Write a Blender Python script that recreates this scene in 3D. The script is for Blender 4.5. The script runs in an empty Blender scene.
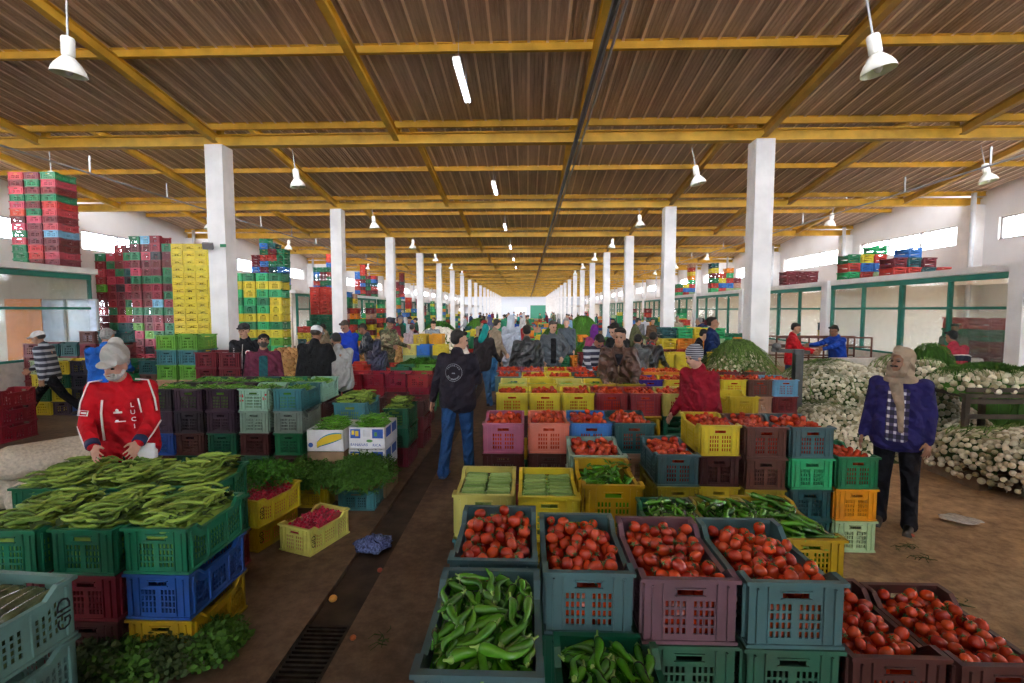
import bpy, bmesh, math, random
import numpy as np
from mathutils import Vector, Matrix
R = random.Random(11)
NR = np.random.default_rng(5)
SC = bpy.context.scene
COL = SC.collection
PI = math.pi
CAMH = 2.07

# ------------------------------------------------------------------ camera
cd = bpy.data.cameras.new('camera'); cam = bpy.data.objects.new('camera', cd); COL.objects.link(cam)
cam.location = (0, 0, CAMH)
cam.rotation_euler = (math.radians(90 - 3.73), 0, math.radians(1.78))
cd.lens = 17.0; cd.sensor_width = 36; cd.clip_start = .05; cd.clip_end = 600
SC.camera = cam
CR = cam.rotation_euler.to_matrix()
FPX = 17.0 / 36 * 1024

def ray(px, py):
    return CR @ Vector(((px - 512) / FPX, -(py - 341.5) / FPX, -1))
def on_h(px, py, h):
    """the place (x, y) at height h seen at a pixel of the photograph"""
    d = ray(px, py); t = (h - CAMH) / d.z
    return d.x * t, d.y * t
def on_y(px, py, Y):
    d = ray(px, py); t = Y / d.y
    return d.x * t, CAMH + d.z * t

# ------------------------------------------------------------------ mesh builder
class MB:
    def __init__(s): s.v = []; s.f = []; s.m = []
    def add(s, vs, fs, m=0):
        b = len(s.v); s.v.extend([tuple(v) for v in vs])
        s.f.extend([tuple(b + i for i in f) for f in fs]); s.m.extend([m] * len(fs))
    def box(s, x0, x1, y0, y1, z0, z1, m=0, M=None):
        vs = [Vector(p) for p in ((x0,y0,z0),(x1,y0,z0),(x1,y1,z0),(x0,y1,z0),(x0,y0,z1),(x1,y0,z1),(x1,y1,z1),(x0,y1,z1))]
        if M is not None: vs = [M @ v for v in vs]
        s.add(vs, [(0,3,2,1),(4,5,6,7),(0,1,5,4),(1,2,6,5),(2,3,7,6),(3,0,4,7)], m)
    def beam(s, p0, p1, w, h, m=0):
        """box section bar from p0 to p1, w wide and h high"""
        p0 = Vector(p0); p1 = Vector(p1); d = (p1 - p0).normalized()
        up = Vector((0,0,1)) if abs(d.z) < .95 else Vector((0,1,0))
        sd = d.cross(up).normalized(); u = sd.cross(d)
        vs = []
        for p in (p0, p1):
            for a, b in ((-1,-1),(1,-1),(1,1),(-1,1)):
                vs.append(p + sd * (a * w / 2) + u * (b * h / 2))
        s.add(vs, [(3,2,1,0),(4,5,6,7),(0,1,5,4),(1,2,6,5),(2,3,7,6),(3,0,4,7)], m)
    def tube(s, pts, rs, n=8, m=0, cap=True):
        pts = [Vector(p) for p in pts]
        if not isinstance(rs, (list, tuple)): rs = [rs] * len(pts)
        vs = []; fs = []; prev = None
        for i, p in enumerate(pts):
            d = (pts[min(i + 1, len(pts) - 1)] - pts[max(i - 1, 0)])
            d = d.normalized() if d.length > 1e-9 else Vector((0,0,1))
            if prev is None:
                a = Vector((0,0,1)) if abs(d.z) < .9 else Vector((1,0,0))
                sd = d.cross(a).normalized()
            else:
                sd = (prev - d * prev.dot(d)).normalized()
            prev = sd; u = sd.cross(d)
            for k in range(n):
                t = 2 * PI * k / n
                vs.append(p + (sd * math.cos(t) + u * math.sin(t)) * rs[i])
        for i in range(len(pts) - 1):
            for k in range(n):
                a = i * n + k; b = i * n + (k + 1) % n
                fs.append((a, a + n, b + n, b))
        if cap:
            fs.append(tuple(range(n))); fs.append(tuple(reversed(range((len(pts) - 1) * n, len(pts) * n))))
        s.add(vs, fs, m)
    def lathe(s, prof, n=16, m=0, M=None):
        """prof: list of (r, z)"""
        vs = []; fs = []
        for r, z in prof:
            for k in range(n):
                t = 2 * PI * k / n; v = Vector((r * math.cos(t), r * math.sin(t), z))
                vs.append(M @ v if M is not None else v)
        for i in range(len(prof) - 1):
            for k in range(n):
                a = i * n + k; b = i * n + (k + 1) % n
                fs.append((a, b, b + n, a + n))
        s.add(vs, fs, m)
    def ball(s, c, r, n=8, k=6, m=0):
        c = Vector(c)
        if not hasattr(r, '__len__'): r = (r, r, r)
        vs = [c + Vector((0,0,-r[2]))]
        for i in range(1, k):
            a = -PI / 2 + PI * i / k
            for j in range(n):
                t = 2 * PI * j / n
                vs.append(c + Vector((r[0]*math.cos(a)*math.cos(t), r[1]*math.cos(a)*math.sin(t), r[2]*math.sin(a))))
        vs.append(c + Vector((0,0,r[2]))); e = len(vs) - 1; fs = []
        for j in range(n):
            fs.append((0, 1 + (j + 1) % n, 1 + j)); fs.append((e, e - n + j, e - n + (j + 1) % n))
            for i in range(k - 2):
                a = 1 + i * n + j; b = 1 + i * n + (j + 1) % n
                fs.append((a, b, b + n, a + n))
        s.add(vs, fs, m)
    def mesh(s, name, mats=(), smooth=False):
        me = bpy.data.meshes.new(name); me.from_pydata(s.v, [], s.f)
        for m in (mats if isinstance(mats, (list, tuple)) else [mats]): me.materials.append(m)
        if any(s.m): me.polygons.foreach_set('material_index', s.m)
        if smooth: me.polygons.foreach_set('use_smooth', [True] * len(s.f))
        me.update(); return me
    def build(s, name, mats=(), parent=None, smooth=False, loc=None, rot=None):
        return link(name, s.mesh(name, mats, smooth), parent, loc, rot)

def link(name, me, parent=None, loc=None, rot=None, color=None, scale=None):
    o = bpy.data.objects.new(name, me); COL.objects.link(o)
    if parent is not None: o.parent = parent
    if loc is not None: o.location = loc
    if rot is not None: o.rotation_euler = rot
    if scale is not None: o.scale = scale
    if color is not None: o.color = tuple(color) + (1,)
    return o
def tag(o, label, cat, group=None, kind=None):
    if label: o['label'] = label
    if cat: o['category'] = cat
    if group: o['group'] = group
    if kind: o['kind'] = kind
    return o
def empty(name, loc, rz=0, scale=None):
    o = bpy.data.objects.new(name, None); COL.objects.link(o); o.location = loc; o.rotation_euler = (0, 0, rz)
    o.empty_display_size = .1
    if scale: o.scale = scale
    return o
def struct(o):
    o['kind'] = 'structure'; return o
ORD = ['bottom','second','third','fourth','fifth','sixth','seventh','eighth','ninth','tenth','eleventh','twelfth','thirteenth','fourteenth','fifteenth','sixteenth','seventeenth','eighteenth','nineteenth','twentieth']
ORD1 = ['first'] + ORD[1:]

# ------------------------------------------------------------------ materials
def mat(name): 
    m = bpy.data.materials.new(name); m.use_nodes = True
    return m, m.node_tree.nodes, m.node_tree.links, m.node_tree.nodes['Principled BSDF']
def hexc(h):
    c = [int(h[i:i+2], 16) / 255 for i in (0, 2, 4)]
    return tuple(x / 12.92 if x <= .04045 else ((x + .055) / 1.055) ** 2.4 for x in c)
_mc = {}
def plain(name, col, rough=.7, noise=.12, scale=8, metal=0, bump=0, spec=.4, col2=None, space='Object'):
    """solid colour broken up by procedural noise"""
    if name in _mc: return _mc[name]
    if isinstance(col, str): col = hexc(col)
    m, N, L, B = mat(name)
    tc = N.new('ShaderNodeTexCoord'); nz = N.new('ShaderNodeTexNoise'); nz.inputs['Scale'].default_value = scale
    nz.inputs['Detail'].default_value = 5
    L.new(tc.outputs[space], nz.inputs['Vector'])
    rp = N.new('ShaderNodeValToRGB'); L.new(nz.outputs['Fac'], rp.inputs['Fac'])
    if col2 is None: a = [c * (1 - noise * 2) for c in col]; b = [min(1, c * (1 + noise * 1.5)) for c in col]
    else: a = col; b = hexc(col2) if isinstance(col2, str) else col2
    rp.color_ramp.elements[0].color = (*a, 1); rp.color_ramp.elements[0].position = .3
    rp.color_ramp.elements[1].color = (*b, 1); rp.color_ramp.elements[1].position = .7
    L.new(rp.outputs['Color'], B.inputs['Base Color'])
    B.inputs['Roughness'].default_value = rough; B.inputs['Metallic'].default_value = metal
    B.inputs['Specular IOR Level'].default_value = spec
    if bump:
        bp = N.new('ShaderNodeBump'); bp.inputs['Strength'].default_value = bump; bp.inputs['Distance'].default_value = .02
        L.new(nz.outputs['Fac'], bp.inputs['Height']); L.new(bp.outputs['Normal'], B.inputs['Normal'])
    _mc[name] = m; return m
def tinted(name, rough=.5, dirt=.25, scale=9, spec=.4, vary=.0, hue=.0, bump=0, dirtcol=(.09,.07,.05), stripes=None, sheen=0, wrinkle=0):
    """base colour comes from the object's own colour; dirt from noise"""
    if name in _mc: return _mc[name]
    m, N, L, B = mat(name)
    oi = N.new('ShaderNodeObjectInfo'); tc = N.new('ShaderNodeTexCoord')
    nz = N.new('ShaderNodeTexNoise'); nz.inputs['Scale'].default_value = scale; nz.inputs['Detail'].default_value = 6
    ad = N.new('ShaderNodeVectorMath'); ad.operation = 'ADD'
    L.new(tc.outputs['Object'], ad.inputs[0])
    sc = N.new('ShaderNodeVectorMath'); sc.operation = 'SCALE'; sc.inputs[0].default_value = (7, 13, 3)
    L.new(oi.outputs['Random'], sc.inputs['Scale']); L.new(sc.outputs[0], ad.inputs[1])
    L.new(ad.outputs[0], nz.inputs['Vector'])
    col = oi.outputs['Color']
    if stripes:
        sx = N.new('ShaderNodeSeparateXYZ'); L.new(tc.outputs['Object'], sx.inputs[0])
        mm = N.new('ShaderNodeMath'); mm.operation = 'MULTIPLY'; mm.inputs[1].default_value = stripes[0]; L.new(sx.outputs['Z'], mm.inputs[0])
        fr = N.new('ShaderNodeMath'); fr.operation = 'FRACT'; L.new(mm.outputs[0], fr.inputs[0])
        gt = N.new('ShaderNodeMath'); gt.operation = 'LESS_THAN'; gt.inputs[1].default_value = stripes[1]; L.new(fr.outputs[0], gt.inputs[0])
        mx0 = N.new('ShaderNodeMix'); mx0.data_type = 'RGBA'; L.new(gt.outputs[0], mx0.inputs[0]); L.new(col, mx0.inputs[6]); mx0.inputs[7].default_value = (*stripes[2], 1)
        col = mx0.outputs[2]
    if vary or hue:
        hs = N.new('ShaderNodeHueSaturation'); L.new(col, hs.inputs['Color'])
        mr = N.new('ShaderNodeMapRange'); mr.inputs['To Min'].default_value = 1 - vary; mr.inputs['To Max'].default_value = 1 + vary
        L.new(oi.outputs['Random'], mr.inputs['Value']); L.new(mr.outputs[0], hs.inputs['Value'])
        m2 = N.new('ShaderNodeMath'); m2.operation = 'MULTIPLY'; m2.inputs[1].default_value = 7.31; L.new(oi.outputs['Random'], m2.inputs[0])
        f2 = N.new('ShaderNodeMath'); f2.operation = 'FRACT'; L.new(m2.outputs[0], f2.inputs[0])
        mr2 = N.new('ShaderNodeMapRange'); mr2.inputs['To Min'].default_value = .5 - hue; mr2.inputs['To Max'].default_value = .5 + hue
        L.new(f2.outputs[0], mr2.inputs['Value']); L.new(mr2.outputs[0], hs.inputs['Hue'])
        col = hs.outputs['Color']
    rp = N.new('ShaderNodeMapRange'); rp.inputs['From Min'].default_value = .45; rp.inputs['From Max'].default_value = .75
    rp.inputs['To Max'].default_value = dirt; L.new(nz.outputs['Fac'], rp.inputs['Value'])
    mx = N.new('ShaderNodeMix'); mx.data_type = 'RGBA'
    L.new(rp.outputs[0], mx.inputs[0]); L.new(col, mx.inputs[6]); mx.inputs[7].default_value = (*dirtcol, 1)
    L.new(mx.outputs[2], B.inputs['Base Color'])
    B.inputs['Roughness'].default_value = rough; B.inputs['Specular IOR Level'].default_value = spec
    if sheen: B.inputs['Sheen Weight'].default_value = sheen
    if bump:
        bp = N.new('ShaderNodeBump'); bp.inputs['Strength'].default_value = bump; bp.inputs['Distance'].default_value = .03
        L.new(nz.outputs['Fac'], bp.inputs['Height']); L.new(bp.outputs['Normal'], B.inputs['Normal'])
        if wrinkle:
            wv = N.new('ShaderNodeTexWave'); wv.bands_direction = 'DIAGONAL'; wv.inputs['Scale'].default_value = 3.2; wv.inputs['Distortion'].default_value = 9; wv.inputs['Detail'].default_value = 3; wv.inputs['Detail Scale'].default_value = 1.3
            L.new(ad.outputs[0], wv.inputs['Vector']); b2 = N.new('ShaderNodeBump'); b2.inputs['Strength'].default_value = wrinkle; b2.inputs['Distance'].default_value = .06
            L.new(wv.outputs['Fac'], b2.inputs['Height']); L.new(bp.outputs['Normal'], b2.inputs['Normal']); L.new(b2.outputs['Normal'], B.inputs['Normal'])
    _mc[name] = m; return m
def emit(name, col, s):
    m, N, L, B = mat(name)
    B.inputs['Base Color'].default_value = (*col, 1); B.inputs['Emission Color'].default_value = (*col, 1); B.inputs['Emission Strength'].default_value = s
    return m
def pane_mat(name, tint, diffuse=.3):
    """thin dusty pane: mostly clear, part of the light scattered"""
    m, N, L, B = mat(name); N.remove(B)
    out = N['Material Output']; tr = N.new('ShaderNodeBsdfTransparent'); tr.inputs[0].default_value = (*tint, 1)
    tl = N.new('ShaderNodeBsdfTranslucent'); tl.inputs[0].default_value = (*tint, 1)
    gl = N.new('ShaderNodeBsdfGlossy'); gl.inputs['Roughness'].default_value = .05
    mx = N.new('ShaderNodeMixShader'); mx.inputs[0].default_value = diffuse
    L.new(tr.outputs[0], mx.inputs[1]); L.new(tl.outputs[0], mx.inputs[2])
    m2 = N.new('ShaderNodeMixShader'); m2.inputs[0].default_value = .05
    L.new(mx.outputs[0], m2.inputs[1]); L.new(gl.outputs[0], m2.inputs[2]); L.new(m2.outputs[0], out.inputs['Surface'])
    return m
# ------------------------------------------------------------------ people
SKIN = tinted('skin', rough=.5, dirt=.18, scale=14, dirtcol=(.30,.13,.08), spec=.35)
CLOTH = tinted('cloth', rough=.85, dirt=.30, scale=7, dirtcol=(.02,.02,.025), bump=.45, spec=.2, wrinkle=.55)
LEATHER = tinted('leather', rough=.3, dirt=.5, scale=9, dirtcol=(.012,.01,.01), bump=.5, spec=.8, wrinkle=.9)
HAIRM = tinted('hair', rough=.6, dirt=.5, scale=40, dirtcol=(.004,.003,.003), bump=.8)
STR_NAVY = tinted('striped_knit', rough=.9, dirt=.15, scale=10, dirtcol=(.05,.05,.05), stripes=(9.5, .42, (.42,.44,.48)), bump=.3)
STR_FINE = tinted('fine_striped_knit', rough=.9, dirt=.15, scale=10, dirtcol=(.03,.03,.03), stripes=(15, .3, (.35,.36,.4)), bump=.3)
STR_CAP = tinted('striped_beanie', rough=.9, dirt=.1, scale=10, stripes=(42, .4, (.40,.42,.46)), bump=.3)
SHOEM = tinted('shoe_leather', rough=.5, dirt=.4, scale=12)

def cone_np(p0, p1, r0, r1, n=14, sx=1.0):
    """closed capsule between two points as vertex and face lists"""
    mb = MB(); p0 = Vector(p0); p1 = Vector(p1); d = p1 - p0
    if d.length < 1e-5: d = Vector((0,0,1e-4)); p1 = p0 + d
    u = d.normalized(); pts = []; rs = []
    for a in (-80,-60,-35,-10): pts.append(p0 + u * (r0 * math.sin(math.radians(a)))); rs.append(r0 * math.cos(math.radians(a)))
    for a in (10,35,60,80): pts.append(p1 + u * (r1 * math.sin(math.radians(a)))); rs.append(r1 * math.cos(math.radians(a)))
    mb.tube(pts, rs, n)
    return mb.v, mb.f
class Blob:
    def __init__(s): s.mb = MB()
    def c(s, p0, p1, r0, r1=None):
        v, f = cone_np(p0, p1, r0, r1 if r1 is not None else r0); s.mb.add(v, f); return s
    def e(s, c, r, M=None):
        t = MB(); t.ball((0,0,0), r, 16, 10)
        vs = [(M @ Vector(v) if M is not None else Vector(v)) + Vector(c) for v in t.v]; s.mb.add(vs, t.f); return s
    def b(s, c, h, M=None):
        t = MB(); t.box(-h[0], h[0], -h[1], h[1], -h[2], h[2])
        vs = [(M @ Vector(v) if M is not None else Vector(v)) + Vector(c) for v in t.v]; s.mb.add(vs, t.f); return s
def remesh(mb, name, voxel, smooth=4, factor=.6):
    me = mb.mesh(name + '_raw'); o = bpy.data.objects.new('raw', me); COL.objects.link(o)
    r = o.modifiers.new('r', 'REMESH'); r.mode = 'VOXEL'; r.voxel_size = voxel; r.adaptivity = 0
    s = o.modifiers.new('s', 'SMOOTH'); s.factor = factor; s.iterations = smooth
    dg = bpy.context.evaluated_depsgraph_get(); dg.update()
    ev = o.evaluated_get(dg); out = bpy.data.meshes.new_from_object(ev); out.name = name
    bpy.data.objects.remove(o); bpy.data.meshes.remove(me)
    out.polygons.foreach_set('use_smooth', [True] * len(out.polygons))
    return out

def rotx(a): return Matrix.Rotation(math.radians(a), 3, 'X')
def roty(a): return Matrix.Rotation(math.radians(a), 3, 'Y')
def rotz(a): return Matrix.Rotation(math.radians(a), 3, 'Z')

def person(label, x, y, yaw, h=1.74, top=(.02,.02,.03), bottom=(.02,.02,.03), hair=(.008,.006,.005), skin=(.42,.23,.15), shoe=(.02,.015,.012),
           lean=0, arms=((10, 8, 15), (10, 8, 15)), legs=((0, 0), (0, 0)), head=(0, 0, 0), cap=None, capcol=(.6,.6,.6), topm=None, botm=None, topkind='jacket',
           scarf=None, beard=None, robe=False, vox=.014, fat=1.0, z=0, detail=True, hood=None, group='people about the market', bare=False, face=True, collar=True,
           twist=0, grip=False, capm=None, sit=False):
    """yaw 0 faces the camera (towards -y); arms: (left, right) as (forward swing, outward, elbow bend) in degrees, the person's own left and right"""
    k = h / 1.75
    root = empty('person', (x, y, z), math.radians(yaw)); tag(root, label, 'person', group)
    V = Vector
    # local frame: person faces -y, own right hand at -x
    hipz = .93; knee_l = .44; shin_l = .42
    # legs
    J = {}
    low = 1e9
    for side, sx, lg in (('l', 1, legs[0]), ('r', -1, legs[1])):
        hp = V((sx * .095, 0, hipz)); a, b = lg[0], lg[1]; ab = lg[2] if len(lg) > 2 else 2
        Mh = roty(-sx * ab) @ rotx(-a)
        kn = hp + Mh @ V((0, 0, -knee_l)); Ms = roty(-sx * ab) @ rotx(-a + b)
        an = kn + Ms @ V((0, 0, -shin_l)); foot = lg[3] if len(lg) > 3 else 0
        Mf = rotx(foot) if foot else Matrix.Identity(3)
        J[side] = (hp, kn, an, Mf, sx); low = min(low, an.z - .085)
    dz = -low
    def up(v): return V((v.x, v.y, v.z + dz))
    Mt = rotx(lean) @ rotz(twist)      # lean forward moves the chest to -y
    pel = up(V((0, 0, hipz)))
    T = lambda p: pel + Mt @ V(p)
    sh = {}
    arm = {}
    for side, sx, ar in (('l', 1, arms[0]), ('r', -1, arms[1])):
        s0 = T((sx * .178 * fat ** .5, .005, .50)); sw, ou, be = ar[:3]; rl = ar[3] if len(ar) > 3 else 0
        Ma = roty(-sx * ou) @ rotx(-sw)      # swing forward towards -y
        el = s0 + Ma @ V((0, 0, -.285)); Mb = Ma @ rotz(-sx * rl) @ rotx(-be)
        wr = el + Mb @ V((0, 0, -.255)); arm[side] = (s0, el, wr, Mb, sx)
    nk0 = T((0, .01, .54)); nk1 = T((0, -.012, .635))
    Mhd = Mt @ rotz(head[0]) @ rotx(head[1]) @ roty(head[2]); hc = nk1 + Mhd @ V((0, -.012, .085))
    H = lambda p: hc + Mhd @ V(p)
    # ---- continuous body
    B = Blob()
    B.c(T((0, 0, .02)), T((0, .01, .42)), .10, .11).c(T((-.08, 0, .40)), T((.08, 0, .40)), .09).c(T((-.15, 0, .48)), T((.15, 0, .48)), .055)
    B.c(nk0 - Mt @ V((0,0,.04)), nk1, .062, .056)
    B.e(H((0, .012, .035)), (.077, .096, .088), Mhd); B.e(H((0, -.028, -.035)), (.058, .066, .072), Mhd)
    B.e(H((0, -.062, -.078)), (.032, .028, .028), Mhd)
    B.c(H((0, -.085, .015)), H((0, -.108, -.022)), .010, .016)
    B.c(H((-.030, -.082, .030)), H((.030, -.082, .030)), .012)
    B.e(H((.076, .0, -.005)), (.012, .024, .034), Mhd); B.e(H((-.076, .0, -.005)), (.012, .024, .034), Mhd)
    B.c(H((-.024, -.086, -.052)), H((.024, -.086, -.052)), .009)
    for s in 'lr':
        hp, kn, an, Mf, sx = J[s]; hp, kn, an = up(hp), up(kn), up(an)
        B.c(T((sx * .07, 0, 0)), hp, .09, .085).c(hp, kn, .078, .052).c(kn, an, .05, .034)
        B.c(an - V((0,0,.03)), an + Mf @ V((0, -.15, -.055)), .036, .028)
        s0, el, wr, Mb, _ = arm[s]
        B.c(s0, el, .05, .04).c(el, wr, .038, .026)
        # hand: palm and five fingers; fingers along Mb -z, palm faces body side
        Hn = lambda p: wr + Mb @ V(p)
        fr = .0085 if vox < .01 else .0098
        B.c(Hn((0, -.022, -.02)), Hn((0, -.026, -.085)), .016, .016).c(Hn((0, .0, -.015)), Hn((0, .002, -.088)), .017, .015).c(Hn((0, .020, -.02)), Hn((0, .026, -.08)), .015, .014)
        cu = 1.6 if grip else .55
        for i, (yy, ln) in enumerate(((-.034, .072), (-.012, .080), (.010, .074), (.031, .058))):
            b0 = V((0, yy, -.088)); q = b0 + V((-sx * ln * .12 * cu, yy * .25, -ln * .5)); e = q + V((-sx * ln * .40 * cu, yy * .1, -ln * .42))
            B.c(Hn(b0), Hn(q), fr, fr).c(Hn(q), Hn(e), fr, fr * .85)
        B.c(Hn((0, -.024, -.03)), Hn((-sx * .012, -.055, -.062)), .013, .011).c(Hn((-sx * .012, -.055, -.062)), Hn((-sx * .022, -.064, -.095)), .010, .009)
    bv = vox if face else max(vox, .016)
    def part(name, blob, m, col, v=None, sm=3):
        me = remesh(blob.mb, name, v or vox, sm)
        me.materials.append(m)
        o = link(name, me, root, color=col, scale=(k, k, k)); return o
    part('body', B, SKIN, skin, bv * .85, 2)
    # ---- trousers / robe
    q = fat
    if not robe:
        b = Blob()
        b.c(T((-.07 * q, -.005, .06)), T((.07 * q, -.005, .06)), .108 * q, .108 * q)
        b.c(T((-.06 * q, .0, -.01)), T((.06 * q, .0, -.01)), .113 * q)
        for s in 'lr':
            hp, kn, an, Mf, sx = J[s]; hp, kn, an = up(hp), up(kn), up(an)
            b.c(hp + V((0,0,.02)), kn, .105 * q ** .6, .075).c(kn, an + (kn - an) * .02, .074, .068)
            b.c(an + (kn - an) * .03, an + (kn - an) * -.07, .069, .074)
        part('trousers', b, botm or CLOTH, bottom)
    # ---- jacket, sweater or robe
    t = Blob()
    w = .085 * q
    NR_ = 9
    for q_ in range(NR_ + 1):
        u = q_ / NR_; zz = .43 - .47 * u; rr = (.118 + .016 * math.sin(u * 2.2)) * q ** (.5 + .5 * min(1, u * 1.6))
        t.c(T((-w * (1 - .1 * math.sin(u * PI)), -.008 * u, zz)), T((w * (1 - .1 * math.sin(u * PI)), -.008 * u, zz)), rr)
    t.c(T((-.13, .005, .485)), T((.13, .005, .485)), .075)
    if collar: t.c(nk0 - Mt @ V((0, -.005, .03)), nk0 + Mt @ V((0, .004, .035)), .088, .078)
    for s in 'lr':
        s0, el, wr, Mb, sx = arm[s]
        t.c(T((sx * .12, 0, .47)), s0, .075, .076).c(s0, el, .074, .060).c(el, wr + (el - wr) * (.04 if not bare else .45), .060, .046)
        if not bare: t.c(wr + (el - wr) * .16, wr + (el - wr) * .0, .044, .043)
    if robe:
        for zz, rr in ((-.1, .15), (-.35, .16), (-.6, .17), (-.80, .185)):
            t.c(T((-w, 0, zz)), T((w, 0, zz)), rr); t.c(T((0, .03, zz)), T((0, .03, zz + .2)), rr)
    part('robe' if robe else topkind, t, topm or CLOTH, top)
    # ---- shoes
    if detail:
        for s in 'lr':
            hp, kn, an, Mf, sx = J[s]; an = up(an); sb = Blob()
            sb.c(an + Mf @ V((0, .035, -.045)), an + Mf @ V((0, -.05, -.042)), .042, .044).c(an + Mf @ V((0, -.05, -.045)), an + Mf @ V((0, -.165, -.055)), .044, .032)
            sb.b(an + Mf @ V((0, -.06, -.078)), (.040, .135, .010), Mf)
            part('shoe', sb, SHOEM, shoe, max(vox * .8, .009))
    # ---- head dress
    hv = vox * .8
    if cap == 'cap':
        b = Blob(); b.e(H((0, .012, .062)), (.090, .108, .078), Mhd)
        b.e(H((0, -.105, .052)), (.070, .075, .012), Mhd @ rotx(12))
        part('cap', b, capm or CLOTH, capcol, hv)
    elif cap == 'beanie':
        b = Blob(); b.e(H((0, .012, .060)), (.090, .108, .095), Mhd); b.c(H((0, .01, .03)), H((0, .01, .05)), .093, .092); part('beanie', b, capm or CLOTH, capcol, hv)
    elif cap == 'tall':
        b = Blob(); b.e(H((0, .02, .085)), (.095, .112, .115), Mhd).e(H((0, -.095, .050)), (.078, .062, .016), Mhd @ rotx(14)).e(H((-.005, .06, .175)), (.055, .05, .055), Mhd)
        part('cap', b, CLOTH, capcol, hv)
    if cap is None or cap in ('cap', 'tall'):
        if hair is not None and not scarf and not hood:
            b = Blob()
            if cap: b.e(H((0, .032, .02)), (.083, .086, .062), Mhd)
            else:
                b.e(H((0, .032, .062)), (.083, .092, .075), Mhd).e(H((0, .055, .015)), (.078, .062, .07), Mhd).c(H((-.05, -.05, .095)), H((.05, -.05, .095)), .026)
            part('hair', b, HAIRM, hair, hv)
    if hood:
        b = Blob(); b.e(H((0, .028, .04)), (.108, .112, .125), Mhd).c(H((0, .05, -.05)), T((0, .06, .50)), .10, .12)
        part('hood', b, topm or CLOTH, hood, hv)
    if scarf:
        b = Blob(); b.e(H((0, .032, .045)), (.100, .108, .112), Mhd).e(H((0, .03, -.03)), (.096, .085, .10), Mhd)
        b.c(H((.075, -.035, -.02)), H((.055, -.06, -.10)), .030, .03).c(H((-.075, -.035, -.02)), H((-.055, -.06, -.10)), .030, .03).c(H((0, -.04, .118)), H((0, -.04, .118)), .05)
        b.c(H((-.05, -.07, -.115)), H((.05, -.07, -.115)), .035).c(T((-.07, -.015, .535)), T((.07, -.015, .535)), .072).c(T((0, .05, .52)), H((0, .05, -.05)), .10, .09)
        if scarf[1]:
            b.c(T((-.01, -.12, .50)), T((.02, -.165, .30)), .042, .035).c(T((.02, -.165, .30)), T((.035, -.165, .06)), .034, .022).c(T((-.05, -.10, .50)), T((.0, -.165, .34)), .035, .03)
        part('headscarf', b, CLOTH, scarf[0], hv)
    if beard:
        b = Blob()
        if beard[1] == 'full': b.e(H((0, -.04, -.062)), (.056, .062, .054), Mhd).c(H((-.066, -.01, -.03)), H((-.05, -.035, -.07)), .016).c(H((.066, -.01, -.03)), H((.05, -.035, -.07)), .016).c(H((-.03, -.092, -.04)), H((.03, -.092, -.04)), .011)
        else: b.c(H((-.03, -.096, -.040)), H((.03, -.096, -.040)), .010)
        part('beard' if beard[1] == 'full' else 'moustache', b, HAIRM, beard[0], hv * .8)
    if face:
        for sx in (1, -1):
            eb = MB(); eb.ball((0, 0, 0), .0115, 10, 8); o = eb.build('eye', plain('eye_dark', (.012, .008, .006), .2), root, True, tuple(H((sx * .031, -.083, .008)) * k)); o.scale = (k * 1.25, k, k * .7)
            bb = MB(); pr = [H((sx * .014, -.094, .030)), H((sx * .032, -.094, .036)), H((sx * .052, -.081, .028))]
            bb.tube([p * k for p in pr], [.003 * k, .0045 * k, .002 * k], 6); bb.build('eyebrow', plain('brow_hair', (.02, .012, .008) if hair is None or sum(hair) < .3 else (.2, .2, .2), .8), root, True)
        mb = MB(); pr = [H((-.024, -.093, -.052)), H((0, -.0985, -.050)), H((.024, -.093, -.052))]; mb.tube([p * k for p in pr], [.003 * k, .006 * k, .003 * k], 8); mb.build('mouth', plain('lip', (.26, .09, .07), .5), root, True)
    root['_h'] = 0; del root['_h']
    person.last = dict(T=T, H=H, arm=arm, k=k, root=root, J=J, up=up, Mt=Mt)
    return root

def front_panel(inf, name, m, col, x0, x1, z0, z1, fat, vox=.012, sp=.05):
    b = Blob(); z = z0; T = inf['T']
    while z <= z1 + .001:
        u = (.43 - z) / .47; y = -.008 * u - (.118 + .016 * math.sin(u * 2.2)) * fat ** (.5 + .5 * min(1, max(0, u * 1.6))) - .010
        b.c(T((x0, y + .05, z)), T((x1, y + .05, z)), .05); z += sp
    me = remesh(b.mb, name, vox, 4); me.materials.append(m); return link(name, me, inf['root'], color=col, scale=(inf['k'],) * 3)
def copy_tree(o, parent=None):
    c = o.copy(); COL.objects.link(c); c.parent = parent
    for ch in o.children: copy_tree(ch, c)
    return c

def text(body, size, loc, rot, m, parent=None, name='lettering', ext=.0008, align='CENTER', squash=1):
    c = bpy.data.curves.new(name, 'FONT'); c.body = body; c.size = size; c.extrude = ext; c.align_x = align; c.align_y = 'CENTER'; c.resolution_u = 2
    t = bpy.data.objects.new('tmp', c); COL.objects.link(t); dg = bpy.context.evaluated_depsgraph_get(); me = bpy.data.meshes.new_from_object(t.evaluated_get(dg)); bpy.data.objects.remove(t)
    me.materials.clear(); me.materials.append(m); o = link(name, me, parent); o.matrix_local = Matrix.Translation(loc) @ rot.to_4x4() @ Matrix.Diagonal((squash, 1, 1, 1)); return o
INK = plain('black_ink', (.008, .008, .01), .7, .05); WINK = plain('white_print', (.85, .85, .85), .6, .03)
def face_rot(n):      # text plane whose normal is n, upright
    n = Vector(n).normalized(); z = Vector((0, 0, 1)); x = z.cross(n).normalized(); return Matrix((x, n.cross(x), n)).transposed()
RI = plain('red_print', (.55, .03, .04), .7, .05)
CARD = plain('white_card', (.72, .74, .78), .7, .05); BLUEC = plain('blue_card', (.02, .09, .42), .6, .05); YELC = plain('banana_yellow', (.72, .52, .03), .6, .05); BROWNC = plain('brown_card', (.25, .16, .09), .8, .1)
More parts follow.
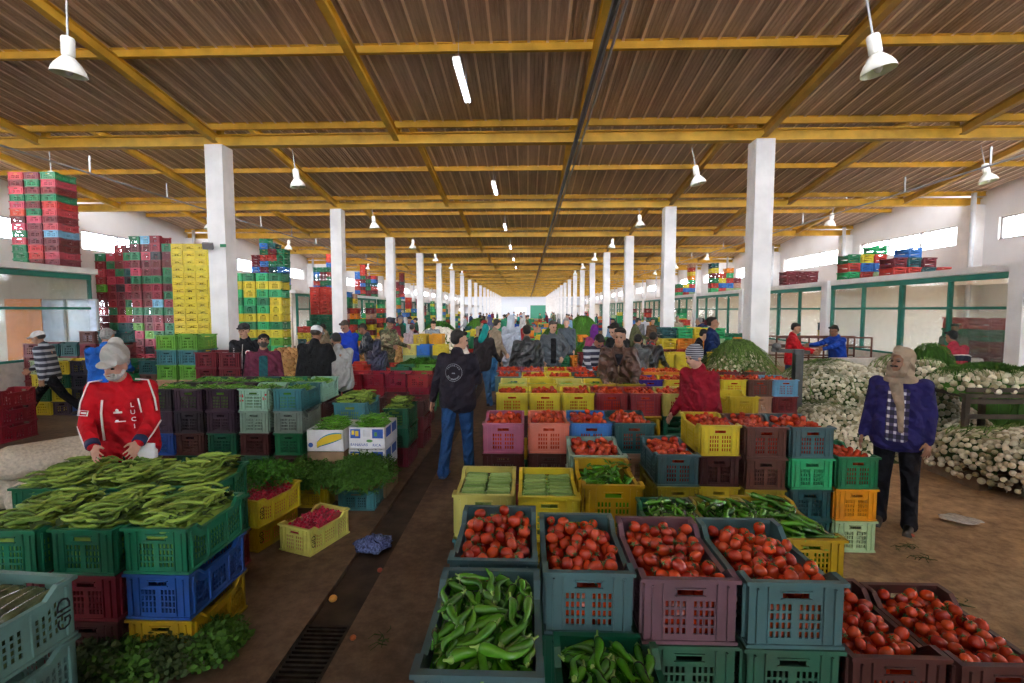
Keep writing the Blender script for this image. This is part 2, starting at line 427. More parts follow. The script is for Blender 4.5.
# ------------------------------------------------------------------ the people
def at(px, Y): 
    x, _ = on_y(px, 315, Y); return x
SK = (.36, .19, .12); SKD = (.26, .13, .08); SKL = (.52, .30, .21)
# old man in the red tracksuit, sorting beans
P = person('man in red tracksuit top and pale cap sorting beans by hand', -3.42, 4.0, 22, 1.73, top=hexc('c01422'), bottom=(.015, .015, .03), hair=(.45, .44, .43), skin=(.50, .27, .20), lean=14,
    arms=((22, 12, 40, 22), (20, 6, 44, 42)), legs=((0, 0), (0, 0)), head=(-14, 3, 0), cap='tall', capcol=(.50, .50, .47), beard=((.60, .58, .56), 'full'), vox=.0095, fat=1.06, group=None)
i_ = person.last; T, H, k, rt, arm = i_['T'], i_['H'], i_['k'], i_['root'], i_['arm']
WP = plain('white_piping', (.82, .80, .80), .7, .03); NV = plain('navy_cuff', (.012, .02, .07), .8, .05)
def strip(pts, r, m, nm, parent, k=1): b = MB(); b.tube([Vector(p) * k for p in pts], r, 6); return b.build(nm, m, parent, True)
for s in 'lr':
    s0, el, wr, Mb, sx = arm[s]
    ax = (wr - el).normalized(); b = MB(); b.tube([(wr - ax * .045) * k, (wr - ax * .0) * k, (wr + ax * .012) * k], [.049 * k, .050 * k, .043 * k], 14); b.build('cuff', NV, rt, True)
    out = (el - s0).cross(wr - el).normalized() * (1 if s == 'l' else -1)
    off = Vector((sx * .062, -.035, .0))
    strip([s0 + Vector((-sx * .07, -.045, .085)), s0 + Vector((sx * .02, -.045, .072)), s0.lerp(el, .35) + Vector((sx * .055, -.055, .01)), el.lerp(s0, .3) + Vector((sx * .055, -.045, .0))], .007 * k, WP, 'piping', rt, k)
    strip([el + Vector((sx * .06, .0, -.01)), el.lerp(wr, .4) + Vector((sx * .05, -.01, -.028)), el.lerp(wr, .8) + Vector((sx * .035, -.02, -.036))], .007 * k, WP, 'piping', rt, k)
strip([T((-.085, -.150, .47)), T((-.10, -.165, .36)), T((-.105, -.172, .22)), T((-.11, -.165, .12))], .008 * k, WP, 'piping', rt, k); strip([T((.15, -.13, .46)), T((.165, -.145, .34))], .006 * k, WP, 'piping', rt, k)
Nf = i_['Mt'] @ Vector((0, -1, .06)); FR = face_rot(Nf)
for q, ch in enumerate('LUCI'): text(ch, .052 * k, T((.115, -.168 - .004 * q, .42 - q * .062)) * k, FR, WP, rt, 'lettering', .003)
b = MB(); b.box(-.028, .028, -.006, .006, -.006, .006); b.ball((-.003, 0, .018), (.012, .006, .014), 8, 6); o = b.build('chest_emblem', WP, rt); o.location = T((.015, -.176, .365)) * k; o.rotation_euler = (.3, 0, 0)
b = MB(); b.box(-.036, .036, -.004, .004, -.003, .004); b.box(-.030, -.012, -.005, .005, .006, .014); o = b.build('chest_emblem', WP, rt); o.location = T((.025, -.182, .285)) * k; o.rotation_euler = (.3, 0, 0)
s0, el, wr, Mb, sx = arm['r']; b = MB()
for (x0, x1, z0, z1) in ((-.032, .032, .018, .022), (-.032, .032, -.022, -.018), (-.032, -.028, -.022, .022), (.028, .032, -.022, .022), (-.018, .018, -.006, .008)): b.box(x0, x1, -.004, .004, z0, z1)
o = b.build('sleeve_patch', WP, rt); o.location = (s0.lerp(el, .62) + Vector((-.012, -.076, 0))) * k; o.rotation_euler = (-.3, .1, -.25)
# white paper bag in his hand
b = Blob(); b.b((0, 0, 0), (.06, .012, .085)).b((.0, 0, -.02), (.075, .02, .05)); me = remesh(b.mb, 'paper_bag', .01, 3); me.materials.append(CARD); l_ = arm['l'][2] * k; o = link('paper_bag', me, None); o.location = Matrix.Rotation(math.radians(22), 3, 'Z') @ (l_ + Vector((.05, .02, -.10))) + Vector((-3.42, 4.0, 0)); tag(o, 'white paper bag held by the man in the red tracksuit', 'bag')

# man in dark jacket and jeans walking down the aisle
xw, yw = on_h(458, 474, 0)
P = person('man in dark jacket and blue jeans walking away down the aisle', xw, yw, 172, 1.78, top=(.022, .018, .028), bottom=(.018, .07, .20), hair=(.02, .016, .014), skin=SKL, lean=2, twist=-4,
    arms=((-6, 15, 12), (14, 12, 75, 25)), legs=((-9, 10), (6, 2)), head=(-46, 6, 0), shoe=(.02, .06, .16), vox=.011, fat=1.10, group=None)
i_ = person.last; T, k, rt = i_['T'], i_['k'], i_['root']
# ring of lettering on his back
RP = plain('jacket_print', (.45, .50, .55), .7, .03)
c0 = Vector((0, .134, .34))
def on_back(a, r, z=0): return Vector((c0.x + r * math.sin(a), c0.y + .012 - .25 * (r * math.sin(a)) ** 2 * 6, c0.z + r * math.cos(a)))
for txt, a0, da, flip in (('OUIBOURT', -1.05, .30, 0), ('FEGENDAIRE', 2.25, .0, 1)):
    n_ = len(txt)
    for q, ch in enumerate(txt):
        a = (-1.05 + 2.1 * q / (n_ - 1)) if not flip else (PI + 1.0 - 2.0 * q / (n_ - 1))
        p = T(on_back(a, .083)) * k; nrm = i_['Mt'] @ Vector((0, 1, 0)); rr_ = face_rot(nrm) @ Matrix.Rotation((a if not flip else a - PI) * 1, 3, 'Z')
        text(ch, .026, p, rr_, RP, rt, 'lettering', .002)
b = MB(); N_ = 40; b.tube([T(on_back(2 * PI * q / N_, .105)) * k for q in range(N_ + 1)], .0018, 4); b.build('ring_print', RP, rt); text('1856', .022, T(on_back(0, -.01)) * k, face_rot(i_['Mt'] @ Vector((0, 1, 0))), RP, rt, 'lettering', .002)

# person in the headscarf by the onions
xs_, ys_ = on_h(893, 526, 0)
P = person('person in beige headscarf and navy jacket standing by the onions', xs_, ys_, -42, 1.66, top=(.022, .018, .105), bottom=(.008, .008, .011), skin=SKD, scarf=((.37, .285, .205), True), lean=-2,
    arms=((2, 11, 22, 30), (4, 10, 8)), legs=((2, 1), (-2, 2)), head=(-28, -2, 0), beard=((.01, .008, .006), 'm'), shoe=(.04, .035, .03), vox=.0095, fat=1.08, group=None)
i_ = person.last; T, k, rt, H = i_['T'], i_['k'], i_['root'], i_['H']
# checked shirt showing in the open jacket
def check_mat():
    m, N, L, B = mat('checked_shirt'); tc = N.new('ShaderNodeTexCoord'); col = None; facs = []
    sp = N.new('ShaderNodeSeparateXYZ'); L.new(tc.outputs['Object'], sp.inputs[0])
    for ax, fr_ in (('X', 17), ('Z', 13)):
        a = N.new('ShaderNodeMath'); a.operation = 'MULTIPLY'; a.inputs[1].default_value = fr_; L.new(sp.outputs[ax], a.inputs[0]); f_ = N.new('ShaderNodeMath'); f_.operation = 'FRACT'; L.new(a.outputs[0], f_.inputs[0]); g_ = N.new('ShaderNodeMath'); g_.operation = 'GREATER_THAN'; g_.inputs[1].default_value = .62; L.new(f_.outputs[0], g_.inputs[0]); facs.append(g_)
    s_ = N.new('ShaderNodeMath'); L.new(facs[0].outputs[0], s_.inputs[0]); L.new(facs[1].outputs[0], s_.inputs[1]); h_ = N.new('ShaderNodeMath'); h_.operation = 'MULTIPLY'; h_.inputs[1].default_value = .5; L.new(s_.outputs[0], h_.inputs[0])
    rp = N.new('ShaderNodeValToRGB'); L.new(h_.outputs[0], rp.inputs[0]); rp.color_ramp.elements[0].color = (.015, .015, .035, 1); rp.color_ramp.elements[1].color = (.62, .62, .68, 1); rp.color_ramp.elements.new(.5).color = (.07, .06, .13, 1); L.new(rp.outputs[0], B.inputs['Base Color']); B.inputs['Roughness'].default_value = .9; return m
CK = check_mat()
front_panel(i_, 'shirt', CK, (1, 1, 1), -.06, .06, -.02, .46, 1.08)

# striped man walking at the far edge
xs_, ys_ = on_h(48, 418, 0)
person('man in white cap and navy striped sweater striding past the crates', xs_ + .1, ys_, -72, 1.78, top=(.035, .04, .06), bottom=(.006, .006, .008), hair=(.02,.02,.02), skin=SK, cap='cap', capcol=(.75, .75, .75), lean=9, arms=((-18, 8, 20), (26, 8, 30)), legs=((-34, 12), (36, 8)), head=(0, 8, 0), topm=STR_NAVY, topkind='sweater', vox=.014, group=None)
# blue hooded man behind the red tracksuit
person('grey-haired man in bright blue hooded jacket seen from behind', at(103, 7.0), 7.0, -150, 1.76, top=(.015, .12, .50), bottom=(.02, .02, .05), hair=(.30, .29, .28), skin=SK, lean=8, arms=((30, 8, 50), (25, 8, 50)), head=(-20, 15, 0), group=None, fat=1.05)
b = Blob(); T = person.last['T']; b.c(T((-.05, .10, .50)), T((.05, .10, .50)), .075).c(T((0, .13, .44)), T((0, .13, .47)), .07); me = remesh(b.mb, 'hood', .014, 3); me.materials.append(CLOTH); link('hood', me, person.last['root'], color=(.015, .12, .50), scale=(person.last['k'],) * 3)
# the two capped men behind the pepper wall
person('young man in black zip jacket and dark cap behind the peppers', at(244, 8.2), 8.2, 10, 1.80, top=(.012, .013, .016), bottom=(.02, .04, .10), skin=SKL, hair=(.01, .008, .006), cap='cap', capcol=(.035, .035, .04), arms=((0, 6, 5), (0, 6, 5)), head=(-4, 3, 0), vox=.011, group=None)
i_ = person.last; T, k, rt = i_['T'], i_['k'], i_['root']; strip([T((.01, -.125, .50)), T((.005, -.150, .35)), T((0, -.155, .1))], .004, WINK, 'zip', rt, k)
b = MB(); b.lathe([(0, 0), (.045, 0), (.045, .004), (0, .004)], 16); o = b.build('round_badge', WINK, rt); o.location = T((.10, -.152, .36)) * k; o.rotation_euler = (PI / 2, 0, 0)
b = MB(); b.lathe([(0, 0), (.030, 0), (.030, .005), (0, .005)], 14); o = b.build('badge_centre', RI, rt); o.location = T((.10, -.153, .36)) * k; o.rotation_euler = (PI / 2, 0, 0)
for q, ch in enumerate('SPORT'): text(ch, .03, T((-.12, -.150, .43 - q * .035)) * k, face_rot((0, -1, 0)), WINK, rt, 'lettering', .002)
person('man in maroon jacket and black cap with head tilted back', at(262, 7.35), 7.35, 24, 1.66, top=(.14, .028, .06), bottom=(.02, .02, .03), skin=SK, hair=(.02, .015, .01), cap='cap', capcol=(.02, .02, .022), lean=-3, arms=((5, 10, 10), (5, 10, 10)), head=(10, -20, 6), beard=((.06, .05, .045), 'full'), vox=.011, fat=1.12, group=None)
front_panel(person.last, 'sweater', CLOTH, (.02, .12, .13), -.03, .04, .0, .48, 1.12)
person('broad man in black sweater and white cap with back turned', at(309, 7.4), 7.5, 178, 1.79, top=(.010, .011, .012), bottom=(.02, .02, .03), skin=SKD, hair=(.03, .025, .02), cap='cap', capcol=(.62, .64, .66), lean=8, arms=((25, 14, 30), (20, 16, 40)), head=(-6, 10, 0), topkind='sweater', vox=.013, fat=1.32, group=None)
person('balding man in light grey sweater bending beside the black sweater', at(336, 7.5), 7.65, 215, 1.70, top=(.34, .34, .33), bottom=(.02, .02, .03), skin=SKD, hair=(.02, .015, .01), lean=18, arms=((30, 6, 40), (35, 6, 40)), head=(10, 20, 0), beard=((.03, .02, .015), 'full'), topkind='sweater', group=None)
person('man in royal blue jacket counting notes', at(349, 10.6), 10.6, -12, 1.82, top=(.012, .05, .42), bottom=(.02, .03, .08), skin=SK, hair=(.05, .04, .03), lean=8, arms=((25, 4, 85, 30), (25, 4, 85, 30)), head=(-8, 24, 0), vox=.013, group=None)
person('man in shiny dark blue jacket beside the royal blue jacket', at(368, 10.9), 11.1, -60, 1.74, top=(.012, .022, .045), bottom=(.02, .03, .06), skin=SKD, hair=(.02, .015, .01), lean=12, arms=((20, 6, 50), (20, 6, 50)), head=(0, 15, 0), topm=LEATHER, group=None)
def camo():
    m, N, L, B = mat('camouflage'); tc = N.new('ShaderNodeTexCoord'); nz = N.new('ShaderNodeTexNoise'); nz.inputs['Scale'].default_value = 7; L.new(tc.outputs['Object'], nz.inputs['Vector']); rp = N.new('ShaderNodeValToRGB'); rp.color_ramp.interpolation = 'CONSTANT'; L.new(nz.outputs['Fac'], rp.inputs[0]); e = rp.color_ramp.elements
    e[0].color = (.05, .06, .03, 1); e[1].position = .58; e[1].color = (.30, .26, .16, 1); e.new(.44).color = (.14, .15, .07, 1); e.new(.50).color = (.09, .06, .035, 1); L.new(rp.outputs[0], B.inputs['Base Color']); B.inputs['Roughness'].default_value = .9; return m
person('man in camouflage jacket and dark cap behind the hooded figure', at(384, 11.6), 11.8, 60, 1.85, top=(.2, .2, .1), bottom=(.08, .08, .05), skin=SK, hair=(.02, .015, .01), cap='cap', capcol=(.045, .05, .07), topm=camo(), lean=6, arms=((25, 6, 50), (20, 6, 60)), head=(0, 10, 0), group=None)
person('person in dark puffer jacket with the hood up, back turned', at(377.5, 10.0), 9.9, 190, 1.42, top=(.025, .032, .075), bottom=(.02, .02, .03), skin=SK, hair=None, hood=(.025, .032, .075), lean=8, arms=((18, 8, 50), (18, 8, 50)), head=(5, 8, 0), topm=LEATHER, fat=1.1, face=False, group=None)
person('man in pale mauve jacket sitting with his back to us', at(408, 13.9), 14.1, 165, 1.62, top=(.38, .30, .32), bottom=(.02, .02, .04), skin=SK, hair=(.06, .05, .05), lean=10, arms=((25, 10, 40), (25, 10, 40)), head=(10, 10, 0), face=False, fat=1.25, group=None)
person('young man in grey sweater leaning over the yellow crates', at(428, 14.6), 15.0, 35, 1.72, top=(.25, .28, .31), bottom=(.02, .03, .07), skin=SKL, hair=(.02, .015, .01), lean=14, arms=((35, 6, 25), (25, 6, 30)), head=(0, 8, 0), group=None)
person('seated man in tan jacket by the red and green stack', at(322, 13.5), 13.9, -70, 1.64, top=(.22, .17, .11), bottom=(.05, .05, .05), skin=SKD, hair=(.02, .015, .01), lean=10, arms=((30, 6, 60), (30, 6, 60)), head=(0, 12, 0), face=False, group=None)
# aisle group
person('man in white cap and dark jacket hidden by the walking man', at(481, 10.3), 10.3, 150, 1.74, top=(.028, .022, .024), bottom=(.05, .13, .26), skin=SK, hair=(.35, .33, .3), cap='cap', capcol=(.8, .8, .8), lean=12, arms=((10, 8, 20), (15, 8, 30)), legs=((-12, 14), (10, 2)), head=(30, 18, 0), fat=1.1, group=None)
i_ = person.last; b = Blob(); T, H = i_['T'], i_['H']; b.e(H((0, .075, .03)), (.088, .06, .10)).c(H((0, .09, -.04)), T((0, .08, .50)), .07, .09); me = remesh(b.mb, 'scarf', .014, 3); me.materials.append(CLOTH); link('scarf', me, i_['root'], color=(.01, .30, .30), scale=(i_['k'],) * 3)
person('man in beige jacket and jeans facing away in the aisle', at(493, 12.3), 12.4, 120, 1.80, top=(.30, .235, .165), bottom=(.03, .12, .26), skin=SKL, hair=(.02, .015, .01), lean=6, arms=((8, 6, 10), (10, 6, 20)), legs=((4, 4), (-4, 3)), head=(10, 8, 0), group=None)
person('tall person in pale grey hooded robe standing in the aisle', at(511, 13.6), 13.6, 165, 1.86, top=(.42, .47, .55), skin=SK, hair=None, hood=(.42, .47, .55), robe=True, arms=((5, 8, 20), (5, 8, 20)), face=False, fat=1.05, group=None)
person('man in white cap in the middle of the crowd', at(514, 17), 17.5, 20, 1.80, top=(.02, .06, .35), bottom=(.02, .03, .08), skin=SK, hair=(.05, .05, .05), cap='cap', capcol=(.8, .8, .8), group=None, face=False)
person('man in black leather jacket standing with his back to us', at(527, 9.1), 9.2, 184, 1.74, top=(.022, .024, .025), bottom=(.02, .025, .04), skin=SK, hair=(.02, .018, .016), lean=3, arms=((4, 14, 22), (8, 14, 26)), head=(-3, 6, 0), topm=LEATHER, fat=1.2, vox=.013, group=None)
person('man in open grey jacket with hands on hips facing us', at(552, 10.4), 10.4, 12, 1.80, top=(.10, .115, .13), bottom=(.03, .09, .20), skin=SKL, hair=(.08, .06, .05), lean=3, arms=((-10, 38, 80, 60), (0, 16, 40, 30)), head=(14, 8, 0), vox=.013, group=None)
front_panel(person.last, 'shirt', CLOTH, (.012, .012, .014), -.03, .03, .0, .48, 1.0)
person('grey-haired man just behind the open grey jacket', at(567, 13.5), 13.6, -20, 1.80, top=(.08, .10, .12), bottom=(.03, .03, .05), skin=SKL, hair=(.28, .26, .24), head=(10, 10, 0), face=False, group=None)
# at the tomato stall
person('man in navy striped sweater bending over the tomatoes', at(592, 8.75) + .02, 8.85, 12, 1.70, top=(.018, .02, .045), bottom=(.02, .02, .04), skin=SK, hair=(.01, .008, .006), lean=24, arms=((20, 8, 30), (38, 10, 22)), head=(8, 30, 0), topm=STR_NAVY, topkind='sweater', vox=.013, group=None)
person('young man in brown leather jacket looking at the camera', at(618, 7.15), 7.05, -10, 1.80, top=(.095, .042, .026), bottom=(.02, .02, .03), skin=(.40, .21, .135), hair=(.008, .006, .005), lean=14, arms=((12, 12, 45, 30), (14, 10, 50, 30)), head=(-8, -8, 4), topm=LEATHER, vox=.0105, fat=1.12, group=None)
i_ = person.last; front_panel(i_, 'shirt', CLOTH, (.012, .012, .016), -.028, .028, .36, .50, 1.12)
T, k, rt = i_['T'], i_['k'], i_['root']; strip([T((.0, -.150, .36)), T((.0, -.160, .2)), T((0, -.165, .0))], .004, plain('zip_metal', (.3, .25, .15), .4, .05, metal=.8), 'zip', rt, k)
for sx in (-1, 1): strip([T((sx * .03, -.135, .36)), T((sx * .065, -.115, .47)), T((sx * .085, -.05, .55)), T((sx * .05, .06, .58))], .018 * k, plain('leather_collar', (.07, .03, .02), .35, .2), 'collar', rt, k)
person('black-haired man in profile behind the brown leather jacket', at(622, 8.9), 8.9, -52, 1.82, top=(.02, .02, .022), bottom=(.02, .02, .03), skin=SKL, hair=(.008, .006, .005), lean=12, arms=((20, 6, 30), (20, 6, 30)), head=(0, 16, 0), vox=.014, group=None)
person('man in worn grey leather jacket bending over the far crates', at(640, 8.4), 8.7, 160, 1.66, top=(.10, .115, .12), bottom=(.02, .02, .03), skin=SK, hair=(.01, .008, .006), lean=26, arms=((30, 12, 30), (30, 16, 30)), head=(0, 10, 0), topm=LEATHER, fat=1.2, group=None)
person('man in black jacket with red collar bending away', at(650, 9.0), 9.2, 140, 1.66, top=(.02, .022, .024), bottom=(.02, .02, .03), skin=SKD, hair=(.01, .008, .006), lean=22, arms=((30, 10, 30), (20, 10, 30)), head=(0, 10, 0), topm=LEATHER, group=None)
i_ = person.last; T = i_['T']; b = MB(); b.tube([T((.08, -.03, .55)), T((.05, .07, .58)), T((-.05, .07, .58)), T((-.08, -.03, .55))], .022, 8); o = b.build('collar', plain('red_collar', (.4, .02, .02), .8, .05), i_['root'], True); o.scale = (i_['k'],) * 3
person('person in purple headscarf and pink top', at(596, 11.4), 11.6, 200, 1.66, top=(.36, .06, .16), bottom=(.05, .02, .06), skin=SK, scarf=((.16, .03, .26), False), head=(-10, 5, 0), face=False, group=None)
# seated man with the beanie
person('man in red fleece and striped grey beanie among the crates', at(714, 5.05), 5.3, -62, 1.66, top=(.26, .008, .022), bottom=(.02, .02, .03), skin=SKL, hair=(.1, .09, .08), cap='beanie', capcol=(.055, .065, .085), capm=STR_CAP, lean=9, arms=((-2, 6, 50, 10), (-2, 6, 50, 10)), head=(-6, 6, 0), vox=.0105, fat=1.18, group=None)
person('boy in black tracksuit jacket bending by the yellow crates', at(694, 10.4), 10.5, 70, 1.66, top=(.016, .014, .018), bottom=(.02, .02, .03), skin=SKL, hair=(.01, .008, .006), lean=18, arms=((12, 8, 30), (10, 8, 30)), head=(10, 8, 0), group=None)
person('man in navy blue padded jacket standing side on', at(719, 10.2), 10.5, 60, 1.88, top=(.012, .03, .11), bottom=(.02, .03, .06), skin=SK, hair=(.015, .012, .01), lean=-2, arms=((18, 6, 70, 20), (14, 6, 60)), head=(10, -4, 0), fat=1.15, vox=.013, group=None)
person('man in red jacket at the handcart', at(797, 11.0), 11.2, 55, 1.74, top=(.5, .012, .02), bottom=(.05, .09, .18), skin=SK, hair=(.01, .008, .006), lean=4, arms=((30, 6, 50), (32, 6, 45)), head=(0, 10, 0), group=None)
person('man in blue work coat reaching over the handcart', at(846, 10.9), 11.1, -80, 1.70, top=(.012, .06, .36), bottom=(.012, .05, .3), skin=SKD, hair=(.01, .008, .006), lean=8, arms=((62, 6, 15), (70, 6, 12)), head=(0, 12, 0), group=None)
person('broad man in red and navy jacket seen from behind the greens', at(979, 8.6), 9.0, 178, 1.66, top=(.38, .035, .06), bottom=(.02, .02, .03), skin=SKD, hair=(.01, .012, .011), lean=8, arms=((20, 16, 30), (20, 16, 30)), head=(6, 4, 0), fat=1.25, group=None)
i_ = person.last; T = i_['T']; b = Blob()
for zz in (.30, .18, .04): b.c(T((-.115, .0, zz)), T((.115, .0, zz)), .158)
for s in 'lr': s0, el, wr, Mb, sx = i_['arm'][s]; b.c(s0.lerp(el, .45), el, .082, .072)
me = remesh(b.mb, 'navy_panel', .014, 3); me.materials.append(CLOTH); link('navy_panel', me, i_['root'], color=(.015, .02, .035), scale=(i_['k'],) * 3)
b = MB(); b.tube([T((-.27, .05, .345)), T((-.15, .155, .365)), T((0, .172, .37)), T((.15, .155, .365)), T((.27, .05, .345))], .012, 6); o = b.build('white_stripe', WINK, i_['root'], True); o.scale = (i_['k'],) * 3
person('man in green jacket standing in the glazed stall', at(963, 11.0), 11.2, -40, 1.72, top=(.10, .13, .09), bottom=(.03, .03, .03), skin=SKD, hair=(.01, .01, .01), face=False, group=None)
# --- the crowd further down the hall: five figures copied in many colours
protos = []
for q, kw in enumerate((dict(arms=((5, 8, 20), (10, 8, 20))), dict(arms=((20, 8, 60), (25, 8, 50)), lean=10, head=(10, 15, 0)), dict(arms=((0, 8, 10), (0, 8, 10)), cap='cap', capcol=(.5, .5, .5)), dict(arms=((10, 10, 30), (5, 8, 20)), legs=((14, 6), (-14, 8))), dict(arms=((8, 8, 30), (8, 8, 30)), scarf=((.3, .2, .3), False)))):
    protos.append(person('x', 0, -30 - q, 0, 1.72, vox=.026, face=False, **kw))
cc = [('black', (.015, .015, .018)), ('navy', (.015, .025, .08)), ('bright blue', (.02, .12, .5)), ('grey', (.16, .17, .18)), ('brown', (.12, .07, .04)), ('green', (.03, .22, .12)), ('red', (.4, .03, .03)), ('beige', (.36, .29, .2)), ('teal', (.01, .28, .24)), ('pale grey', (.42, .44, .47)), ('olive', (.10, .11, .05)), ('maroon', (.16, .02, .04)), ('dark green', (.02, .07, .04)), ('light blue', (.2, .35, .55))]
bc = [('jeans', (.03, .08, .2)), ('black trousers', (.012, .012, .014)), ('grey trousers', (.1, .1, .11)), ('brown trousers', (.08, .05, .03))]
spots = []
gC = random.Random(77)
for i in range(74):
    Y = 15.5 + 60 * (i / 74) ** 1.25 + gC.uniform(-.6, .6)
    lane = gC.random()
    X = gC.uniform(-1.8, -.1) if lane < .34 else (gC.uniform(-6.8, -4.3) if lane < .60 else (gC.uniform(2.9, 7.2) if lane < .9 else gC.uniform(-.8, 3)))
    if abs(X + 6.1) < .6 or abs(X - 4.47) < .6: X += 1.3
    spots.append((X, Y))
spots += [(at(405, 20), 20.4), (at(399, 20), 20.1), (at(750, 17), 17), (at(704, 16), 16.4), (at(655, 19), 19.3), (at(613, 19), 19)]
spots.sort(key=lambda t: t[1])
for i, (X, Y) in enumerate(spots):
    pr = protos[gC.choice([0, 0, 1, 1, 2, 3, 3, 4])]; r_ = copy_tree(pr); r_.location = (X, Y, 0); r_.rotation_euler = (0, 0, gC.uniform(0, 6.28)); s = gC.uniform(.95, 1.06); r_.scale = (s, s, s)
    a = cc[(i * 5 + i // 14) % 14]; b_ = bc[(i * 3 + i // 4) % 4]
    side = 'in the aisle' if -2 < X < 0 else ('on the bean side' if X < -2 else 'on the onion side')
    r_['label'] = 'person in %s top and %s %s, %d metres off' % (a[0], b_[0], side, round(Y))
    r_['group'] = 'crowd down the hall'
    for ch in r_.children:
        n_ = ch.name.split('.')[0]
        if n_ == 'jacket': ch.color = (*a[1], 1)
        elif n_ == 'trousers': ch.color = (*b_[1], 1)
        elif n_ == 'hair': ch.color = (*gC.choice([(.012, .01, .008), (.02, .015, .01), (.25, .24, .23)]), 1)
        elif n_ == 'cap': ch.color = (*gC.choice([(.6, .6, .6), (.03, .03, .05), (.35, .03, .03)]), 1)
        elif n_ == 'headscarf': ch.color = (*gC.choice([(.4, .36, .3), (.1, .1, .2), (.5, .5, .5)]), 1)
for p in protos:
    for ch in list(p.children): bpy.data.objects.remove(ch)
    bpy.data.objects.remove(p)
# ------------------------------------------------------------------ hall
NB = 18; Z0 = 9.6; BAY = 6.0; XL, XR = -15.3, 13.95; YB = -8.4; YE = Z0 + BAY * NB
LOWH = 5.50; SL = .12
def floor_mat():
    m, N, L, B = mat('earthy_concrete')
    tc = N.new('ShaderNodeTexCoord')
    n1 = N.new('ShaderNodeTexNoise'); n1.inputs['Scale'].default_value = .8; n1.inputs['Detail'].default_value = 8; n1.inputs['Roughness'].default_value = .65
    n2 = N.new('ShaderNodeTexNoise'); n2.inputs['Scale'].default_value = 9; n2.inputs['Detail'].default_value = 8; n2.inputs['Roughness'].default_value = .7
    L.new(tc.outputs['Object'], n1.inputs['Vector']); L.new(tc.outputs['Object'], n2.inputs['Vector'])
    a = N.new('ShaderNodeMath'); a.operation = 'MULTIPLY_ADD'; a.inputs[1].default_value = .45; L.new(n2.outputs['Fac'], a.inputs[0]); 
    s = N.new('ShaderNodeMath'); s.operation = 'MULTIPLY'; s.inputs[1].default_value = .55; L.new(n1.outputs['Fac'], s.inputs[0]); L.new(s.outputs[0], a.inputs[2])
    rp = N.new('ShaderNodeValToRGB'); L.new(a.outputs[0], rp.inputs['Fac']); e = rp.color_ramp.elements
    e[0].position = .36; e[0].color = (.055, .035, .022, 1); e[1].position = .62; e[1].color = (.26, .185, .12, 1)
    x = e.new(.47); x.color = (.13, .088, .054, 1); x = e.new(.54); x.color = (.19, .135, .085, 1)
    # side light put into the colour: dusty tan onion side brightened, the rest darkened
    sx = N.new('ShaderNodeSeparateXYZ'); L.new(tc.outputs['Object'], sx.inputs[0])
    w = N.new('ShaderNodeMapRange'); w.interpolation_type = 'SMOOTHSTEP'; w.inputs['From Min'].default_value = .2; w.inputs['From Max'].default_value = 2.4; L.new(sx.outputs['X'], w.inputs['Value'])
    mx = N.new('ShaderNodeMix'); mx.data_type = 'RGBA'; mx.blend_type = 'MULTIPLY'; mx.inputs[0].default_value = 1
    cr = N.new('ShaderNodeMix'); cr.data_type = 'RGBA'; cr.inputs[6].default_value = (.72, .66, .62, 1); cr.inputs[7].default_value = (2.3, 2.15, 1.8, 1)
    L.new(w.outputs[0], cr.inputs[0]); L.new(rp.outputs['Color'], mx.inputs[6]); L.new(cr.outputs[2], mx.inputs[7])
    L.new(mx.outputs[2], B.inputs['Base Color'])
    rr = N.new('ShaderNodeMapRange'); rr.inputs['To Min'].default_value = .5; rr.inputs['To Max'].default_value = .95; L.new(n1.outputs['Fac'], rr.inputs['Value']); L.new(rr.outputs[0], B.inputs['Roughness'])
    bp = N.new('ShaderNodeBump'); bp.inputs['Strength'].default_value = .5; bp.inputs['Distance'].default_value = .02; L.new(a.outputs[0], bp.inputs['Height']); L.new(bp.outputs['Normal'], B.inputs['Normal'])
    return m
FLOORM = floor_mat()
CHX0, CHX1 = -1.45, -1.15
f = MB(); f.box(-60, CHX0, YB - 4, YE + 4, -.12, 0); struct(f.build('floor', FLOORM))
f = MB(); f.box(CHX1, 60, YB - 4, YE + 4, -.12, 0); struct(f.build('floor', FLOORM))
f = MB(); f.box(CHX0, CHX1, YB - 4, YE + 4, -.14, -.035); struct(f.build('floor', plain('drain_silt', (.045, .030, .020), .7, .3, 5, bump=.6)))
g = MB()
gy0, gy1 = 2.45, 3.0
for i in range(14): 
    y = gy0 + (gy1 - gy0) * (i + .5) / 14; g.box(CHX0 + .002, CHX1 - .002, y - .009, y + .009, -.03, -.006)
g.box(CHX0 + .001, CHX0 + .022, gy0, gy1, -.032, -.002); g.box(CHX1 - .022, CHX1 - .001, gy0, gy1, -.032, -.002)
g.box(CHX0, CHX1, gy0 - .02, gy0, -.032, -.002); g.box(CHX0, CHX1, gy1, gy1 + .02, -.032, -.002)
tag(g.build('drain_grate', plain('rusty_iron', (.035, .028, .022), .6, .3, 20, metal=.6)), 'rusty iron grate over the floor drain in the aisle', 'grate')

WHITE = plain('whitewash', (.78, .77, .76), .8, .05, 3, bump=.1)
WALLW = plain('wall_white', (.80, .79, .79), .85, .05, .7)
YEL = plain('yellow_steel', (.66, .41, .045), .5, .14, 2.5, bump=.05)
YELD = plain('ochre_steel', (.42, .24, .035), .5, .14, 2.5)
GREENF = plain('green_frame', (.012, .17, .12), .45, .1, 4)
